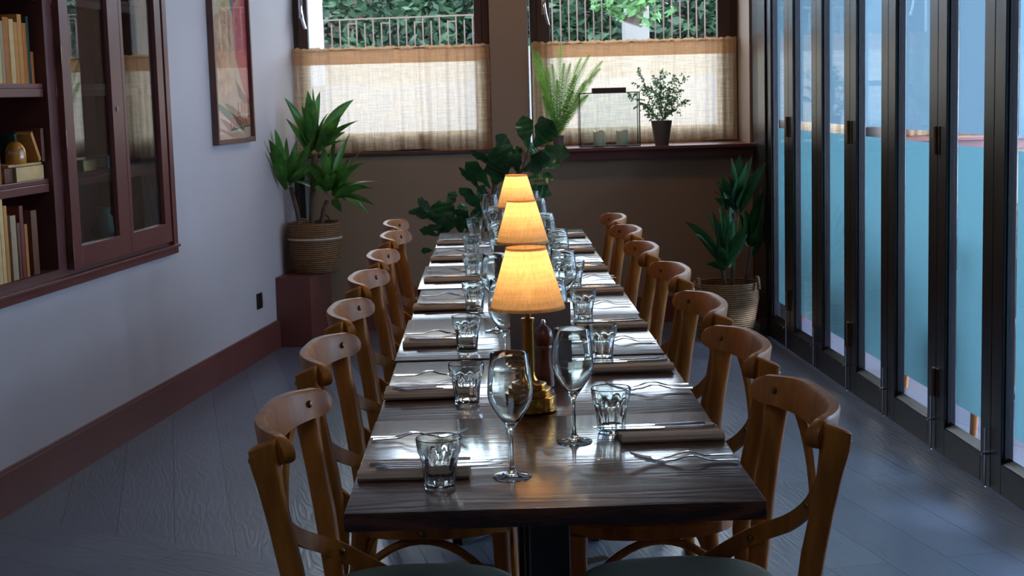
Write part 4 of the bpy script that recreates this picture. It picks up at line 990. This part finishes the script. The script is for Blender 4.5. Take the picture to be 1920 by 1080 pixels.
for (u, v) in [(994, 83), (1007, 96), (1003, 130), (1012, 150), (1025, 125), (1051, 80), (1058, 118), (1070, 118), (1090, 108), (1106, 102), (1130, 114), (1126, 128), (1103, 178), (1080, 140), (1100, 150), (1035, 120), (1045, 150), (1018, 180), (1000, 105), (1075, 170)]:
    frond(b, Vector((rf_.uniform(-.012, .012), rf_.uniform(-.01, .01), .07)), w(u, v, 9.38+rf_.uniform(-.1, .08))-fbase, 52, .027, rf_)
b.build('fronds', M['leaf_fern'], fr_, smooth=False, normals=False)
pbase = Vector((w(1241, 272, 9.37).x, 9.37, sz))
pp = thing('potted_maidenhair', 'airy small-leaved green plant in a tapering taupe pot on the window sill', 'plant', pbase)
b = MB(); b.lathe([(0, 0), (.041, 0), (.064, .148), (.060, .148), (.056, .135), (0, .135)], 32); b.build('pot', M['pot'], pp)
bl_, bs_ = MB(), MB(); rm = random.Random(9)
def twig(p0, p1, n, spread, depth=1):
    L_ = (p1-p0).length; mid = p0.lerp(p1, .5) + Vector((0, 0, .2*L_)); P = bez(p0, mid, p1, n); bs_.tube(P[::2]+[P[-1]], .0009, 4)
    for i in range(2 if depth else 0, n+1):
        for _ in range(2):
            c = P[i] + Vector((rm.gauss(0, spread), rm.gauss(0, spread), rm.gauss(0, spread)-.002)); r = rm.uniform(.0035, .0068)
            a = Vector((rm.gauss(0, 1), rm.gauss(0, .6), rm.gauss(0, 1))).normalized(); e = a.cross(Vector((rm.gauss(0, .4), 1, rm.gauss(0, .4)))).normalized()
            bl_.face([c+a*r, c+(a+e)*r*.7, c+e*r, c+(e-a)*r*.7, c-a*r*.8, c-(e+a)*r*.6, c-e*r*.8])
        if depth and i > 4 and rm.random() < .55:
            d = Vector((rm.gauss(0, 1), rm.gauss(0, .7), rm.gauss(.3, .8))).normalized()*rm.uniform(.03, .06); twig(P[i], P[i]+d, 5, .005, 0)
for (u, v) in [(1178, 182), (1195, 160), (1197, 136), (1222, 140), (1240, 132), (1290, 143), (1284, 190), (1262, 148), (1212, 216), (1280, 168), (1220, 160), (1255, 165), (1205, 195), (1265, 205), (1235, 150), (1250, 190)]:
    twig(Vector((rm.uniform(-.02, .02), rm.uniform(-.015, .015), .138)), w(u, v, 9.37+rm.uniform(-.07, .07))-pbase, 16, .008)
bl_.build('leaves', M['leaf_small'], pp, smooth=False, normals=False); bs_.build('stems', M['stem'], pp)
# lantern
x0, x1 = w(1088, 270, 9.36).x, w(1200, 270, 9.36).x; lc = Vector(((x0+x1)/2, 9.42, sz)); hwx = (x1-x0)/2; lh = .325; ld = .07
ln = thing('glass_lantern', 'square glass lantern with thin dark metal edges on the window sill', 'lantern', lc)
b = MB(); e = .0028
for sx_ in (-1, 1):
    for sy_ in (-1, 1): b.b2(sx_*hwx-e, sx_*hwx+e, sy_*ld-e, sy_*ld+e, 0, lh)
for z in (e, lh-e):
    for sy_ in (-1, 1): b.b2(-hwx, hwx, sy_*ld-e, sy_*ld+e, z-e, z+e)
    for sx_ in (-1, 1): b.b2(sx_*hwx-e, sx_*hwx+e, -ld, ld, z-e, z+e)
b.build('metal_frame', M['socket'], ln, smooth=False)
b = MB()
for sy_ in (-1, 1): b.b2(-hwx+e, hwx-e, sy_*ld-.001, sy_*ld+.001, e, lh-e)
for sx_ in (-1, 1): b.b2(sx_*hwx-.001, sx_*hwx+.001, -ld+e, ld-e, e, lh-e)
b.build('glass', M['pane'], ln, smooth=False)
b = MB(); b.b2(-.10, .105, -.03, .03, lh, lh+.028, .003); b.build('wooden_lid', M['brown_frame'], ln, smooth=False)
b = MB(); b.b2(-hwx+e, hwx-e, -ld, ld, .0005, .002); b.build('floor_plate', M['socket'], ln, smooth=False)
for (u, lb) in ((1124, 'ivory pillar candle in the lantern, the left one'), (1167, 'ivory pillar candle in the lantern, the right one')):
    x = w(u, 268, 9.42).x; t = thing('pillar_candle', lb, 'candle', (x, 9.42, sz+.0022), group='candles in the glass lantern')
    b = MB(); seg = 28; rings = []
    for (r, z, k) in ((.034, 0, 0), (.0365, .002, 0), (.0368, .085, 0), (.036, .092, 1), (.030, .091, 1), (.02, .078, 0), (.004, .076, 0)):
        rings.append([(r*math.cos(q*2*PI/seg), r*math.sin(q*2*PI/seg), z+k*.005*math.sin(3*q*2*PI/seg+u)) for q in range(seg)])
    b.rings(rings); b.build('wax', M['wax'], t, ang=60)
    b = MB(); b.tube([(0, 0, .076), (.001, 0, .086)], .001, 6); b.build('wick', M['socket'], t)

# ------------------------------------------------------------------ the neighbouring room, seen through the clear strips
t2 = dup(tb, (2.35, 8.0, 0), 0, 'dark table beyond the folding doors, the one nearer the windows'); t3 = dup(tb, (2.35, 6.6, 0), 0, 'dark table beyond the folding doors, the one nearer the camera')
for t_ in (t2, t3): t_['group'] = 'tables in the neighbouring room'
for (x, y, r_, lb) in ((2.05, 7.4, PI/2, 'chair beyond the folding doors, left of the pair between the tables'), (2.55, 7.35, PI/2, 'chair beyond the folding doors, right of the pair between the tables'), (2.0, 5.95, PI/2, 'chair beyond the folding doors, left of the nearer pair'), (2.5, 5.95, PI/2, 'chair beyond the folding doors, right of the nearer pair')):
    dup(ch, (x, y, 0), r_, lb, 'chairs in the neighbouring room')
for k, (x, y, lb) in enumerate(((2.2, 7.95, 'tumbler on the left of the table beyond the doors, by the windows'), (2.5, 8.1, 'tumbler on the right of the table beyond the doors, by the windows'), (2.25, 6.6, 'tumbler on the nearer table beyond the doors'))):
    dup(cache['tumbler'], (x, y, tz), .2, lb, 'tumblers in the neighbouring room')
for k, (x, y, lb) in enumerate(((2.4, 7.75, 'folded napkin on the windowward table beyond the doors'), (2.45, 6.45, 'folded napkin on the nearer table beyond the doors'))):
    dup(cache['napkin'], (x, y, tz), .1, lb, 'napkins in the neighbouring room')
bx_ = w(1637, 243, 9.36)
b = MB(); b.lathe([(0, 0), (.05, 0), (.085, .035), (.105, .075), (.1, .075), (.08, .04), (0, .01)], 28); o = b.build('bowl', M['pot']); o.location = (bx_.x, 9.36, sz); tag(o, 'dark bowl on the window sill beyond the folding doors', 'bowl')
